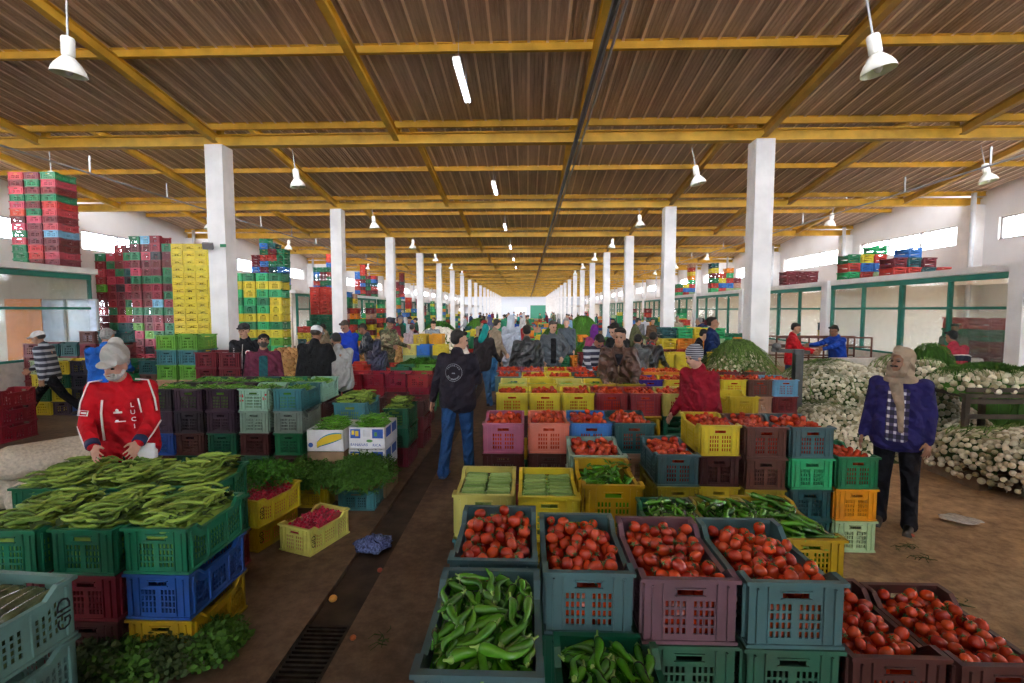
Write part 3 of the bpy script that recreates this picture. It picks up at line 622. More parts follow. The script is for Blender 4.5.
# walls
ZW = [4.15, 4.82]
PANE = pane_mat('dusty_glass', (.97, .98, 1), .12)
def side_wall(x, name, sgn):
    """long wall with a band of three-pane windows between every pair of piers"""
    wb = MB(); t = .25; xo = x + sgn * t; a, b = min(x, xo), max(x, xo)
    HT = 6.6
    wb.box(a, b, YB, YE, 0, .95); wb.box(a, b, YB, YE, 2.45, ZW[0]); wb.box(a, b, YB, YE, ZW[1], HT); pv = YB
    for k in range(-1, NB):
        y0 = Z0 + BAY * k + 1.2; y1 = Z0 + BAY * k + 4.9
        wb.box(a, b, pv, y0, .95, 2.45); pv = y1
    wb.box(a, b, pv, YE, .95, 2.45)
    prev = YB
    for k in range(-3, NB):
        y0 = Z0 + BAY * k + .75; y1 = Z0 + BAY * k + 5.35
        wb.box(a, b, prev, y0, ZW[0], ZW[1]); prev = y1
    wb.box(a, b, prev, YE, ZW[0], ZW[1]); struct(wb.build(name, WALLW))
    for k in range(-3, NB):
        y0 = Z0 + BAY * k + .75; y1 = Z0 + BAY * k + 5.35; n = k + 4 + (30 if sgn > 0 else 0)
        w = struct(empty('window_%d' % n, (x, (y0 + y1) / 2, (ZW[0] + ZW[1]) / 2)))
        fm = MB(); xx = sgn * .1
        L_ = (y1 - y0) / 2; Hh = (ZW[1] - ZW[0]) / 2
        for q in range(4):
            yy = -L_ + 2 * L_ * q / 3; yy = max(-L_ + .02, min(L_ - .02, yy)); fm.box(xx - .03, xx + .03, yy - .03, yy + .03, -Hh, Hh)
        for q in range(6): 
            yy = -L_ + 2 * L_ * (q + .5) / 6; fm.box(xx - .015, xx + .015, yy - .012, yy + .012, -Hh, Hh)
        fm.box(xx - .03, xx + .03, -L_, L_, -Hh, -Hh + .04); fm.box(xx - .03, xx + .03, -L_, L_, Hh - .04, Hh)
        fm.build('window_frame', plain('window_metal', (.42, .43, .45), .5, .05), w)
        pn = MB(); pn.box(xx - .004, xx + .004, -L_ + .01, L_ - .01, -Hh + .01, Hh - .01); pn.build('glass', PANE, w)
side_wall(XL, 'wall_left', -1); side_wall(XR, 'wall_right', 1)
w = MB(); w.box(XL, XR, YE, YE + .3, 0, 7.2); struct(w.build('wall_far', plain('wall_far_blue', (.66, .70, .76), .85, .04)))
d = MB(); d.box(-3.0, -.2, YE - .06, YE - .01, 0, 2.7); struct(d.build('door_1', plain('far_door_white', (.9, .9, .9), .6, .03)))
d = MB(); d.box(.8, 5.2, YE - .06, YE - .01, 0, 3.2); struct(d.build('door_2', plain('far_door_green', (.04, .22, .14), .6, .03)))
d = MB(); d.box(5.9, 13.0, YE - .08, YE - .01, 0, 5.0); struct(d.build('door_3', plain('far_door_grey', (.42, .45, .5), .6, .03)))

w = MB(); w.box(XL, -1.4, YB - .3, YB, 0, 7.2); w.box(1.4, XR, YB - .3, YB, 0, 7.2); w.box(-1.4, 1.4, YB - .3, YB, 2.7, 7.2); struct(w.build('wall_back_unseen', WALLW))  # unseen end wall added to darken the near stalls, gate sized for the light
for sx, xx in (('l', XL - .12), ('r', XR + .12)):
    for k in range(-1, 11):
        y0 = Z0 + BAY * k + 1.2; y1 = Z0 + BAY * k + 4.9; w = struct(empty('window_%d' % (100 + k + (20 if sx == 'r' else 0)), (xx, (y0 + y1) / 2, 1.7)))
        fm = MB()
        for q in (-1.82, -.6, .6, 1.82): fm.box(-.03, .03, q - .03, q + .03, -.75, .75)
        fm.box(-.03, .03, -1.85, 1.85, -.75, -.7); fm.box(-.03, .03, -1.85, 1.85, .7, .75); fm.build('window_frame', plain('window_metal', (.42, .43, .45), .5, .05), w)
        pn = MB(); pn.box(-.004, .004, -1.84, 1.84, -.74, .74); pn.build('glass', PANE, w)
# columns: square concrete, one object each
STRUCN = [0]
for sx, X in (('left', -6.1), ('right', 4.47)):
    for k in range(-2, NB):
        y = Z0 + BAY * k; 
        if k < 0 and False: continue
        c = MB(); hw = .175
        c.box(X - hw, X + hw, y - hw, y + hw, 0, 5.28)
        c.box(X - hw - .004, X - hw + .02, y - .05, y + .05, 0, 5.28) 
        struct(c.build('column', WHITE)); 
for X in (XL + .2, XR - .17):
    for k in range(-2, NB):
        y = Z0 + BAY * k; c = MB(); c.box(X - .2, X + .2, y - .2, y + .2, 0, 5.28); s_ = -1 if X > 0 else 1
        struct(c.build('column', WHITE))
        if k >= 0:
            p = MB(); p.tube([(X + s_ * .28, y - .3, 0), (X + s_ * .28, y - .3, 5.6)], .07, 10); struct(p.build('trim_drainpipe', plain('pipe_grey', (.55, .57, .6), .5, .05)))

# roof: sawtooth bays, each sheet climbing towards the camera end
def sheet_mat():
    m, N, L, B = mat('ribbed_sheet')
    tc = N.new('ShaderNodeTexCoord'); mp = N.new('ShaderNodeMapping'); mp.inputs['Scale'].default_value = (4, .35, 1); L.new(tc.outputs['Object'], mp.inputs[0])
    nz = N.new('ShaderNodeTexNoise'); nz.inputs['Scale'].default_value = 1.1; nz.inputs['Detail'].default_value = 8; nz.inputs['Roughness'].default_value = .7; L.new(mp.outputs[0], nz.inputs['Vector'])
    rp = N.new('ShaderNodeValToRGB'); L.new(nz.outputs['Fac'], rp.inputs['Fac']); e = rp.color_ramp.elements
    e[0].position = .34; e[0].color = (.33, .235, .16, 1); e[1].position = .70; e[1].color = (.74, .56, .42, 1)
    L.new(rp.outputs['Color'], B.inputs['Base Color']); B.inputs['Roughness'].default_value = .42; B.inputs['Metallic'].default_value = .0
    return m
SHEET = sheet_mat(); SHEETL = plain('sheet_lap', (.90, .74, .58), .5, .06, 2)
pitch_w = .27
for k in range(-2, NB + 1):
    y1 = Z0 + BAY * k; y0 = y1 - BAY
    def rz(y): return 5.67 + (y1 - y) * SL
    mb = MB(); xs = []; 
    xs = np.arange(XL - .3, XR + .3, pitch_w)
    prof = []
    for x in xs:
        # flat pans with small stiffening ribs and one tall rib per pan
        for dx, dz in ((0, 0), (.03, 0), (.036, -.012), (.048, -.012), (.054, 0), (.09, 0), (.096, -.012), (.108, -.012), (.114, 0), (.15, 0), (.156, -.012), (.168, -.012), (.174, 0), (.205, 0), (.214, -.035), (.242, -.035), (.25, 0)):
            prof.append((x + dx, dz))
    n = len(prof); vs = [(x, y0 - .25, rz(y0 - .25) + dz) for x, dz in prof] + [(x, y1 + .12, rz(y1 + .12) + dz) for x, dz in prof]
    mb.add(vs, [(i, i + n, i + 1 + n, i + 1) for i in range(n - 1)])
    for x in xs:      # pale lap edge beside the tall rib
        a, b = x + .208, x + .248
        mb.add([(a, y0 - .2, rz(y0 - .2) - .038), (b, y0 - .2, rz(y0 - .2) - .038), (b, y1 + .1, rz(y1 + .1) - .038), (a, y1 + .1, rz(y1 + .1) - .038)], [(0, 3, 2, 1)], 1)
    o = mb.build('roof_sheet', [SHEET, SHEETL]); o.name = 'ceiling'; struct(o)
    # main beam (I section) at the low edge, purlins and rafters
    mb = MB(); z = 5.28
    mb.box(XL, XR, y1 - .09, y1 + .09, z, z + .018); mb.box(XL, XR, y1 - .012, y1 + .012, z, z + .22); mb.box(XL, XR, y1 - .09, y1 + .09, z + .20, z + .22)
    struct(mb.build('beam', YEL))
    for q, yy in enumerate((y1 - .18, y1 - 2.35, y1 - 4.7)):
        mb = MB(); zz = rz(yy) - .02 
        mb.box(XL, XR, yy - .035, yy + .035, zz - .13, zz - .118); mb.box(XL, XR, yy - .005, yy + .005, zz - .13, zz); mb.box(XL, XR, yy - .035, yy + .035, zz - .012, zz)
        struct(mb.build('beam', YEL))
    mb = MB()
    for X in (-13.2, -9.67, -6.1, -2.53, .98, 4.47, 8.1, 11.6):
        mb2 = MB()
        a = Vector((X, y1 - .1, 5.41)); b = Vector((X, y0 + .12, 6.24)); 
        d_ = .07; hh = .15
        for (w_, h_, off) in ((.11, .014, -hh / 2), (.014, hh, 0), (.11, .014, hh / 2)):
            mb2.beam(a + Vector((0, 0, off)), b + Vector((0, 0, off)), w_, h_)
        # post down from the high end of the rafter to the next beam
        mb2.box(X - .05, X + .05, y0 + .02, y0 + .12, 5.5, 6.2)
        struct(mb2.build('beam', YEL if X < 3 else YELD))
    # clerestory above the low edge of the bay in front, facing the camera end
    if k > -2:
        ym = y0 - .02; za = 5.76; zb = 5.67 + BAY * SL + .02
        p = MB(); p.box(XL, XR, ym - .004, ym + .004, za, zb); o = p.build('window_%d' % (80 + k) if k > -2 else 'wall_upper', PANE if k > -2 else WALLW); struct(o)

# far end gables
# suspended conduits and droppers
GREYP = plain('galvanised', (.38, .39, .41), .45, .08, 6, metal=.5)
for X, z, nm, r in ((.90, 5.20, 'black cable duct', .045), (1.02, 5.24, 'thin pipe', .018)):
    c = MB(); c.tube([(X, YB, z), (X, YE - .5, z)], r, 8)
    tag(c.build('cable_duct' if r > .03 else 'pipe', plain('duct_black', (.035, .03, .03), .5, .1) if r > .03 else GREYP), 'black cable duct running down the middle of the roof' if r > .03 else 'thin grey pipe beside the black cable duct', 'duct' if r > .03 else 'pipe')
for X, wh in ((10.1, 'by the side wall with the onions'), (-10.1, 'by the side wall with the tall crate stacks')):
    root = empty('ceiling_pipe', (X, 0, 0)); tag(root, 'thin hanging grey pipe with droppers ' + wh, 'pipe')
    c = MB(); c.tube([(0, YB, 5.22), (0, 70, 5.22)], .022, 6); c.build('pipe_run', GREYP, root)
    for y in np.arange(1.5, 60, 2.4):
        c = MB(); c.tube([(0, y, 5.22), (0, y, 5.62)], .02, 6); c.build('dropper', GREYP, root)

# bell lamps
LAMPW = plain('lamp_enamel', (.80, .80, .74), .35, .05); LAMPI = plain('lamp_inner', (.72, .80, .58), .3, .05)
def bell():
    root = empty('bell_lamp', (0, 0, 0))
    b = MB(); b.lathe([(.0, .9), (.012, .9), (.012, .42), (.0, .42)], 8); b.build('hanger', GREYP, root)
    b = MB(); b.lathe([(.0, .43), (.06, .43), (.070, .41), (.070, .22), (.05, .20), (0, .20)], 20); b.build('ballast', LAMPW, root, True)
    b = MB(); b.lathe([(.045, .21), (.068, .195), (.10, .16), (.140, .11), (.168, .06), (.186, .0), (.183, -.003)], 28); b.build('shade', LAMPW, root, True)
    b = MB(); b.lathe([(.04, .206), (.063, .191), (.095, .156), (.135, .106), (.163, .057), (.181, -.001)], 28)
    b.build('reflector', LAMPI, root, True)
    b = MB(); b.ball((0, 0, .055), (.045, .045, .07), 12, 8); b.build('lamp_bulb', plain('bulb_glass', (.9, .92, .85), .1, .02), root, True)
    return root
BELL = bell(); first = True
rows = ['first', 'second', 'third', 'fourth', 'fifth', 'sixth', 'seventh']
for X, rowname in ((-5.66, 'over the bean crates'), (4.12, 'by the onion side pillars'), (-11.9, 'above tall crate stacks'), (10.9, 'near glazed stalls')):
    for i in range(7):
        y = 6 + 6 * i
        if abs(X) > 10 and i == 0: continue
        o = BELL if first else copy_tree(BELL); first = False
        zt = (4.97 if X < 0 else 4.86) if i == 0 else 5.1
        o.location = (X, y, zt); 
        o.rotation_euler = (math.radians(R.uniform(-6, 6)), math.radians((7 if X < 0 else -9) + R.uniform(-3, 3)), R.uniform(0, 6))
        tag(o, 'white bell-shaped hanging lamp %s, %s counting away from the tomatoes' % (rowname, rows[i]), 'lamp', 'bell lamps under the roof')
        rd = MB(); 
        ztop = LOWH + .38 + 3.6 * SL
# fluorescent tubes
TUBE = emit('tube_light', (.80, .84, 1.0), 14)
def tube_lamp():
    root = empty('tube_lamp', (0, 0, 0))
    b = MB(); b.box(-.05, .05, -.62, .62, .0, .05); b.build('housing', LAMPW, root)
    for s in (-1, 1):
        b = MB(); b.tube([(s * .025, -.59, -.014), (s * .025, .59, -.014)], .014, 10); b.build('light_tube', TUBE, root, True)
    for s in (-.4, .4):
        b = MB(); b.tube([(0, s, .05), (0, s, .62)], .004, 5); b.build('chain', GREYP, root)
    return root
TL = tube_lamp()
for i in range(6):
    o = TL if i == 0 else copy_tree(TL); o.location = (-.92 if i == 0 else -.86, 7.05 + 6 * i, 5.28)
    tag(o, 'lit double fluorescent tube hanging over the aisle, %s counting away from the tomatoes' % rows[i], 'lamp', 'fluorescent tubes over the aisle')

# glazed stall fronts along both sides
def storefront(X, y0, y1, pane_y, name, label, side, ztop=2.82, zb=.93):
    root = empty(name, (X, y0, 0)); tag(root, label, 'partition')
    b = MB(); b.box(-.1, .1, 0, y1 - y0, 0, zb); b.build('parapet', plain('parapet_beige', (.60, .56, .50), .85, .08), root)
    fr = MB(); L_ = y1 - y0
    fr.box(-.06, .06, 0, L_, ztop - .12, ztop); fr.box(-.045, .045, 0, L_, zb + 1.15, zb + 1.21); fr.box(-.05, .05, 0, L_, zb, zb + .05)
    fr.build('rail', GREENF, root)
    nP = max(1, int(round(L_ / pane_y)))
    for i in range(nP + 1):
        y = L_ * i / nP; b = MB(); w = .05 if i % 2 == 0 else .025
        b.box(-.05, .05, max(0, y - w), min(L_, y + w), zb, ztop - .12); b.build('post', GREENF, root)
    g = MB(); g.box(-.004, .004, .03, L_ - .03, zb + .05, ztop - .12); g.build('pane', PANE2, root)
PANE2 = pane_mat('stall_glass', (.94, .97, .96), .06)
k = 0
for i in range(9):
    y0 = Z0 + BAY * i + .2; y1 = y0 + 5.6
    storefront(9.5, y0, y1, 1.4, 'glazed_partition', 'green framed glazed stall front by the onions, %s bay along the hall' % ORD1[i], 1)
    p = MB(); p.box(9.35, 9.65, y0 - .35, y0 - .05, 0, 2.98); struct(p.build('trim_pier', WHITE))
storefront(9.5, 4.2, 9.2, 1.25, 'glazed_partition', 'green framed glazed stall front beside the pier near the onion rack', 1)
for i in range(7):
    y0 = 21.8 + BAY * i; y1 = y0 + 5.5
    storefront(-10.5, y0, y1, 1.4, 'glazed_partition', 'green framed glazed stall front beyond the tall crate stacks, %s bay along the hall' % ORD1[i], -1)
storefront(-11.1, 4.0, 12.0, 2.4, 'glazed_partition', 'green framed glazed stall front below the high crate pile', -1, 2.95)
# stall roof slabs (crates are kept on top of them) and cross walls
for X0, X1, y0, y1, z in ((9.45, XR, 4.0, YE, 2.84), (XL, -10.95, 4.0, 12.1, 2.97), (XL, -10.45, 21.6, YE, 2.84)):
    s = MB(); s.box(X0, X1, y0, y1, z, z + .14); o = struct(s.build('trim_slab', WHITE))
for i in range(-1, 12):
    y = Z0 + BAY * i - .1
    s = MB(); s.box(9.6, XR, y, y + .12, 0, 2.84); struct(s.build('wall_right', plain('stall_wall', (.72, .66, .58), .85, .06)))
    if i > 1:
        s = MB(); s.box(XL, -10.6, y, y + .12, 0, 2.84); struct(s.build('wall_left', plain('stall_wall', (.72, .66, .58), .85, .06)))
s = MB(); s.box(XL, -11.15, 12.0, 12.1, 0, 2.97); struct(s.build('wall_left', plain('stall_wall', (.72, .66, .58), .85, .06)))
# low walls
def lowwall(x0, x1, y, z1, lab):
    s = MB(); s.box(x0, x1, y, y + .15, 0, z1); s.box(x0 - .02, x1 + .02, y - .02, y + .17, z1, z1 + .05); struct(s.build('wall_low', plain('parapet_beige', (.60, .56, .50), .85, .08)))
lowwall(6.4, 9.35, 10.2, 1.02, '')
# ------------------------------------------------------------------ crates
PLAST = tinted('crate_plastic', rough=.42, dirt=.35, scale=6, spec=.45, vary=.10, hue=.008, dirtcol=(.07,.055,.045))
CW, CL, CH_ = .385, .57, .27
def wall_grid(mb, O, U, Vv, Nn, us, vs, solid, top, t):
    """lattice wall: origin O, along U, up Vv, thickness t along Nn; us cell bounds (m), vs cell bounds (0..1 of top(u))"""
    O = Vector(O); U = Vector(U); Vv = Vector(Vv); Nn = Vector(Nn)
    nu, nv = len(us), len(vs); b = len(mb.v)
    for s in (0, 1):
        for v in vs:
            for u in us: mb.v.append(tuple(O + U * u + Vv * (v * top(u)) + Nn * (t * s)))
    idx = lambda s, i, j: b + s * nu * nv + j * nu + i
    def add(f): mb.f.append(f); mb.m.append(0)
    S = lambda i, j: 0 <= i < nu - 1 and 0 <= j < nv - 1 and solid(i, j)
    for j in range(nv - 1):
        for i in range(nu - 1):
            if not S(i, j): continue
            add((idx(0,i,j), idx(0,i+1,j), idx(0,i+1,j+1), idx(0,i,j+1)))
            add((idx(1,i,j+1), idx(1,i+1,j+1), idx(1,i+1,j), idx(1,i,j)))
            if not S(i-1, j): add((idx(0,i,j), idx(0,i,j+1), idx(1,i,j+1), idx(1,i,j)))
            if not S(i+1, j): add((idx(0,i+1,j+1), idx(0,i+1,j), idx(1,i+1,j), idx(1,i+1,j+1)))
            if not S(i, j-1): add((idx(0,i+1,j), idx(0,i,j), idx(1,i,j), idx(1,i+1,j)))
            if not S(i, j+1): add((idx(0,i,j+1), idx(0,i+1,j+1), idx(1,i+1,j+1), idx(1,i,j+1)))
def crate_mesh(name, W=CW, L=CL, H=CH_, rows=4, cols=9, dip=.045, lod=0, handle=True, flat=False):
    mb = MB(); hw, hl = W / 2, L / 2; ins = .014; t = .006
    top_e = lambda u: H - .012
    def top_s(u):     # long side: raised at both ends, dipping between
        a = min(u, 2 * (hl - ins) - u)
        if a < .075: return H - .012
        if a < .12: return H - .012 - dip * (a - .075) / .045
        return H - .012 - dip
    def slots(n0, n1, cols, bar=.42):
        us = []; w = (n1 - n0) / cols
        for c in range(cols): us += [n0 + w * c + w * bar / 2, n0 + w * (c + 1) - w * bar / 2]
        return us
    # short ends
    wid = 2 * (hw - ins)
    us = [0] + slots(wid * .22, wid * .78, cols) + [wid]
    hz0, hz1 = .765, .885
    vs = [0]; r0, r1 = .13, .70; rh = (r1 - r0) / rows
    if flat: r0, r1 = .2, .66; rh = (r1 - r0) / rows
    for r in range(rows): vs += [r0 + rh * r + rh * .14, r0 + rh * (r + 1) - rh * .14]
    vs += [hz0, hz1, 1.0]
    nu = len(us); 
    hi0, hi1 = min(range(nu), key=lambda i: abs(us[i] - wid * .36)), min(range(nu), key=lambda i: abs(us[i] - wid * .64))
    nslot = 2 * rows
    mid = cols // 2
    def sol_e(i, j):
        if j == nslot + 1: return not (handle and hi0 <= i < hi1)
        if j < nslot and j % 2 == 1 and i % 2 == 1: return ((i - 1) // 2 == mid and cols > 6)
        return True
    for s in (-1, 1):
        wall_grid(mb, (-(hw - ins), s * (hl - ins), .0), (1,0,0), (0,0,1), (0, -s, 0), us, vs, sol_e, top_e, t)
    # long sides in three panels
    ln = 2 * (hl - ins); cs = max(3, cols // 2 + 1)
    us = [0]
    for a, b in ((.055, .31), (.365, .635), (.69, .945)):
        us += [ln * a] + slots(ln * a + .006, ln * b - .006, cs) + [ln * b]
    us += [ln]
    ex = [.075, .12, ln - .12, ln - .075]
    us = sorted(us)
    # snap the dip corners onto existing bounds
    for e in ex:
        i = min(range(1, len(us) - 1), key=lambda i: abs(us[i] - e)); 
    us2 = us
    vs2 = [0]; 
    for r in range(rows): vs2 += [r0 + .06 + (r1 + .02 - r0) / rows * (r + .14) , r0 + .06 + (r1 + .02 - r0) / rows * (r + .86)]
    vs2 += [1.0]
    hole = set()
    p = 1
    for a in range(3):
        k = p + 1
        for c in range(cs): hole.add(k); k += 2
        p += 2 * cs + 2
    def sol_s(i, j): return not (j % 2 == 1 and j < 2 * rows and i in hole)
    for s in (-1, 1):
        wall_grid(mb, (s * (hw - ins), -(hl - ins), 0), (0,1,0), (0,0,1), (-s, 0, 0), us2, vs2, sol_s, top_s, t)
    # floor
    mb.box(-hw + ins, hw - ins, -hl + ins, hl - ins, .004, .012)
    # rims: ends flat, sides following the dip
    rt = .016
    for s in (-1, 1):
        y0, y1 = (-hl, -hl + ins + t + .004) if s < 0 else (hl - ins - t - .004, hl)
        mb.box(-hw, hw, y0, y1, H - rt, H)
        x0, x1 = (-hw, -hw + ins + t + .004) if s < 0 else (hw - ins - t - .004, hw)
        prof = [(-hl, 0), (-hl + .085, 0), (-hl + .135, -dip), (hl - .135, -dip), (hl - .085, 0), (hl, 0)]
        vs = []; 
        for y, dz in prof: vs += [(x0, y, H + dz - rt), (x1, y, H + dz - rt), (x1, y, H + dz), (x0, y, H + dz)]
        fs = []
        for q in range(5):
            a = q * 4
            for c in range(4): fs.append((a + c, a + (c + 1) % 4, a + 4 + (c + 1) % 4, a + 4 + c))
        mb.add(vs, fs)
        # ribs: corner posts, panel dividers, mid belt, foot
        for sy in (-1, 1):
            xa = s * (hw - ins); xb = s * (hw - .003); ya = sy * (hl - ins); yb = sy * (hl - .003)
            mb.box(min(xa, xb), max(xa, xb), min(sy * (hl - .05), sy * (hl - .042)), max(sy * (hl - .05), sy * (hl - .042)), .02, H - .03)
            mb.box(min(s * (hw - .05), s * (hw - .042)), max(s * (hw - .05), s * (hw - .042)), min(ya, yb), max(ya, yb), .02, H - .03)
        if not lod:
            for yy in (-.095, .095): mb.box(min(s * (hw - ins), s * (hw - .004)), max(s * (hw - ins), s * (hw - .004)), yy - .003, yy + .003, .02, H - dip - .02)
            for xx in (-.105, .105): mb.box(xx - .003, xx + .003, min(s * (hl - ins), s * (hl - .004)), max(s * (hl - ins), s * (hl - .004)), .02, H - .02)
            # lip round the hand hole
            zc = (H - .012)
            for zz in (hz0, hz1): mb.box(-.06, .06, min(s * (hl - ins), s * (hl - .006)), max(s * (hl - ins), s * (hl - .006)), zc * zz - .003, zc * zz + .003)
        mb.box(min(s * (hw - ins - .004), s * (hw - .006)), max(s * (hw - ins - .004), s * (hw - .006)), -hl + .006, hl - .006, .0, .014)
        mb.box(-hw + .006, hw - .006, min(s * (hl - ins - .004), s * (hl - .006)), max(s * (hl - ins - .004), s * (hl - .006)), .0, .014)
    return mb.mesh(name, PLAST)
CRATE = {'a': crate_mesh('crate', rows=4, cols=9), 'b': crate_mesh('crate_fine', rows=4, cols=11), 'c': crate_mesh('crate_wide_slots', rows=3, cols=7),
         'low': crate_mesh('crate_low', H=.17, rows=2, cols=7, dip=.02, lod=1, flat=True), 'far': crate_mesh('crate_far', rows=3, cols=5, lod=1), 'shallow': crate_mesh('crate_shallow', H=.15, rows=1, cols=5, dip=.012, lod=1, flat=True)}
def arch_crate():
    m = MB(); hw, hl, H = CW / 2, CL / 2, .235
    for s in (-1, 1):      # end walls carry a round arch under the rim
        yo, yi = s * (hl - .008), s * (hl - .02); ya, yb = min(yo, yi), max(yo, yi)
        N_ = 12; r0, r1 = .085, .062
        for q in range(N_):
            t0, t1 = PI * q / N_, PI * (q + 1) / N_
            p = [(r0 * math.cos(t0), r0 * math.sin(t0)), (r0 * math.cos(t1), r0 * math.sin(t1)), (r1 * math.cos(t1), r1 * math.sin(t1)), (r1 * math.cos(t0), r1 * math.sin(t0))]
            vs = [(a, ya - .008, .085 + b) for a, b in p] + [(a, yb + .008, .085 + b) for a, b in p]
            m.add(vs, [(0,1,2,3),(7,6,5,4),(0,4,5,1),(1,5,6,2),(2,6,7,3),(3,7,4,0)])
        m.box(-hw + .012, hw - .012, ya, yb, 0, .07); m.box(-hw + .012, -.062, ya, yb, .085, .15); m.box(.062, hw - .012, ya, yb, .085, .15)
        m.box(-hw + .012, hw - .012, ya, yb, .16, H - .01)
        m.box(-.012, .012, ya, yb, .07, .14)
        for sx in (-1, 1): m.box(min(sx * (hw - .03), sx * hw), max(sx * (hw - .03), sx * hw), min(s * hl, s * (hl - .03)), max(s * hl, s * (hl - .03)), 0, H)
        m.box(-hw, hw, min(s * hl, s * (hl - .025)), max(s * hl, s * (hl - .025)), H - .018, H)
        xa, xb = min(s * (hw - .008), s * (hw - .02)), max(s * (hw - .008), s * (hw - .02))
        m.box(xa, xb, -hl + .01, hl - .01, 0, .08); m.box(xa, xb, -hl + .01, hl - .01, .10, .18)
        m.box(min(s * hw, s * (hw - .025)), max(s * hw, s * (hw - .025)), -hl, hl, H - .03, H - .012)
    m.box(-hw + .02, hw - .02, -hl + .02, hl - .02, .004, .012)
    return m.mesh('crate_arched', PLAST)
CRATE['arch'] = arch_crate()
HGT = {'arch': .235, 'a': .27, 'b': .27, 'c': .27, 'low': .17, 'far': .27, 'shallow': .15}
C = {k: hexc(v) for k, v in dict(
    teal='4a8a90', paleteal='6fa8a0', darkteal='14595c', mauve='8a6070', yellow='d8c41c', paleyellow='ddd96a', mustard='b99a10', maroon='6a1f28', wine='8c1f30', red='c83628',
    pink='b8527a', salmon='e0705c', blue='1670c8', skyblue='6ab8e0', green='12905c', brightgreen='1fc070', darkgreen='0e5a40', lime='70c828', brown='5e3a30', tan='b08a72',
    black='2a2830', plum='3e2e3e', grey='7e8c84', mint='9cc8b4', palegreen='9eb88a', purple='4a3498', orange='e08828', white='d8d4cc', emerald='0c9a6c', maroonbrown='4a2826',
    royalblue='0c60b8', greygreen='8aa898', aqua='30909c', rose='e83858', oliveyellow='948a1c', amber='d09010', dullgreen='2c5c48').items()}
for _k, _s, _v in (('lime', .15, .6), ('rose', .15, .6), ('red', .05, .8), ('teal', .3, .5), ('emerald', .12, .5), ('royalblue', .1, .65), ('green', .1, .6), ('mauve', .1, .6), ('pink', .15, .85), ('salmon', .1, .85), ('mustard', .0, .8), ('yellow', .05, .95), ('brightgreen', .1, .75), ('blue', .1, .9), ('aqua', .2, .65), ('paleteal', .2, .6), ('darkteal', .1, .8), ('skyblue', .15, .9), ('paleyellow', .05, .85)):
    _l = sum(C[_k]) / 3; C[_k] = tuple(((1 - _s) * v + _s * _l) * _v for v in C[_k])
NAMES = dict(teal='grey-teal', paleteal='pale teal', darkteal='dark teal', paleyellow='pale yellow', wine='wine-red', skyblue='sky blue', brightgreen='bright green', darkgreen='dark green',
             lime='lime green', palegreen='pale green', royalblue='royal blue', greygreen='grey-green', aqua='aqua blue', rose='rose red', oliveyellow='olive yellow', maroonbrown='dark maroon',
             emerald='emerald green', plum='dark plum', dullgreen='dull green')
cname = lambda c: NAMES.get(c, c)
NC = dict(n=0)
LABELS = {}
def ulabel(l):
    n = len(l.split())
    if n > 16: print('LONG', n, l)
    if l in LABELS: print('DUP', l)
    LABELS[l] = 1; return l
def crate(x, y, z, color, label, rz=0, kind='a', w=CW, l=CL, h=None, group='produce crates on the stalls', name='produce_crate'):
    """x, y: middle of the crate, z its underside"""
    h = h or HGT[kind]
    o = link(name, CRATE[kind], None, (x, y, z), (0, 0, math.radians(rz)), C[color], (w / CW, l / CL, h / HGT[kind]))
    tag(o, ulabel(label), 'crate', group); NC['n'] += 1
    return o
EXTRA = []     # crates past the three hundred that show largest, and those buried in the stacks
FILLS = []     # (x, y, z underside, rz, w, l, h, what, n)
def stack(px, py, rim, colors, where, w=CW, l=CL, rz=0, content=None, kinds='a', cx=None, top_h=None, pad=0, lab=None, show=9):
    """stack whose top crate's near rim is seen at pixel (px middle, py) at height rim; colours from the top down"""
    n = len(colors); h = (rim - pad) / n
    if cx is None:
        x, y = on_h(px, py, rim)
    else: x, y = cx, py
    a = math.radians(rz); x += -math.sin(a) * l / 2; y += math.cos(a) * l / 2
    for i, c in enumerate(colors):
        z = rim - h * (i + 1) + .001
        lv = ['top', 'second', 'third', 'fourth', 'fifth'][i]
        k = kinds[i % len(kinds)]
        if i >= show: EXTRA.append(((x, y, z), rz, c, k, w / CW, l / CL, (h - .002) / HGT[k])); continue
        what = (content + ' ' if content and i == 0 else '')
        if lab and i == 0: L_ = lab
        elif i == 0: L_ = '%s crate%s %s' % (cname(c), ' of ' + content if content else '', where)
        else: L_ = '%s crate, %s %s' % (cname(c), 'lowest' if i == n - 1 else ORD1[i] + ' down', where)
        crate(x, y, z, c, L_, rz + (R.uniform(-1, 1) if i else 0), k, w, l, h - .002)
    if content: FILLS.append(dict(x=x, y=y, z=rim - h, rz=rz, w=w, l=l, h=h, what=content))
    return x, y, h
NEAR = []
def S(px, py, rim, colors, where, **k):
    r = stack(px, py, rim, colors, where, **k); 
    return r
T_ = 'tomatoes'; P_ = 'green peppers'
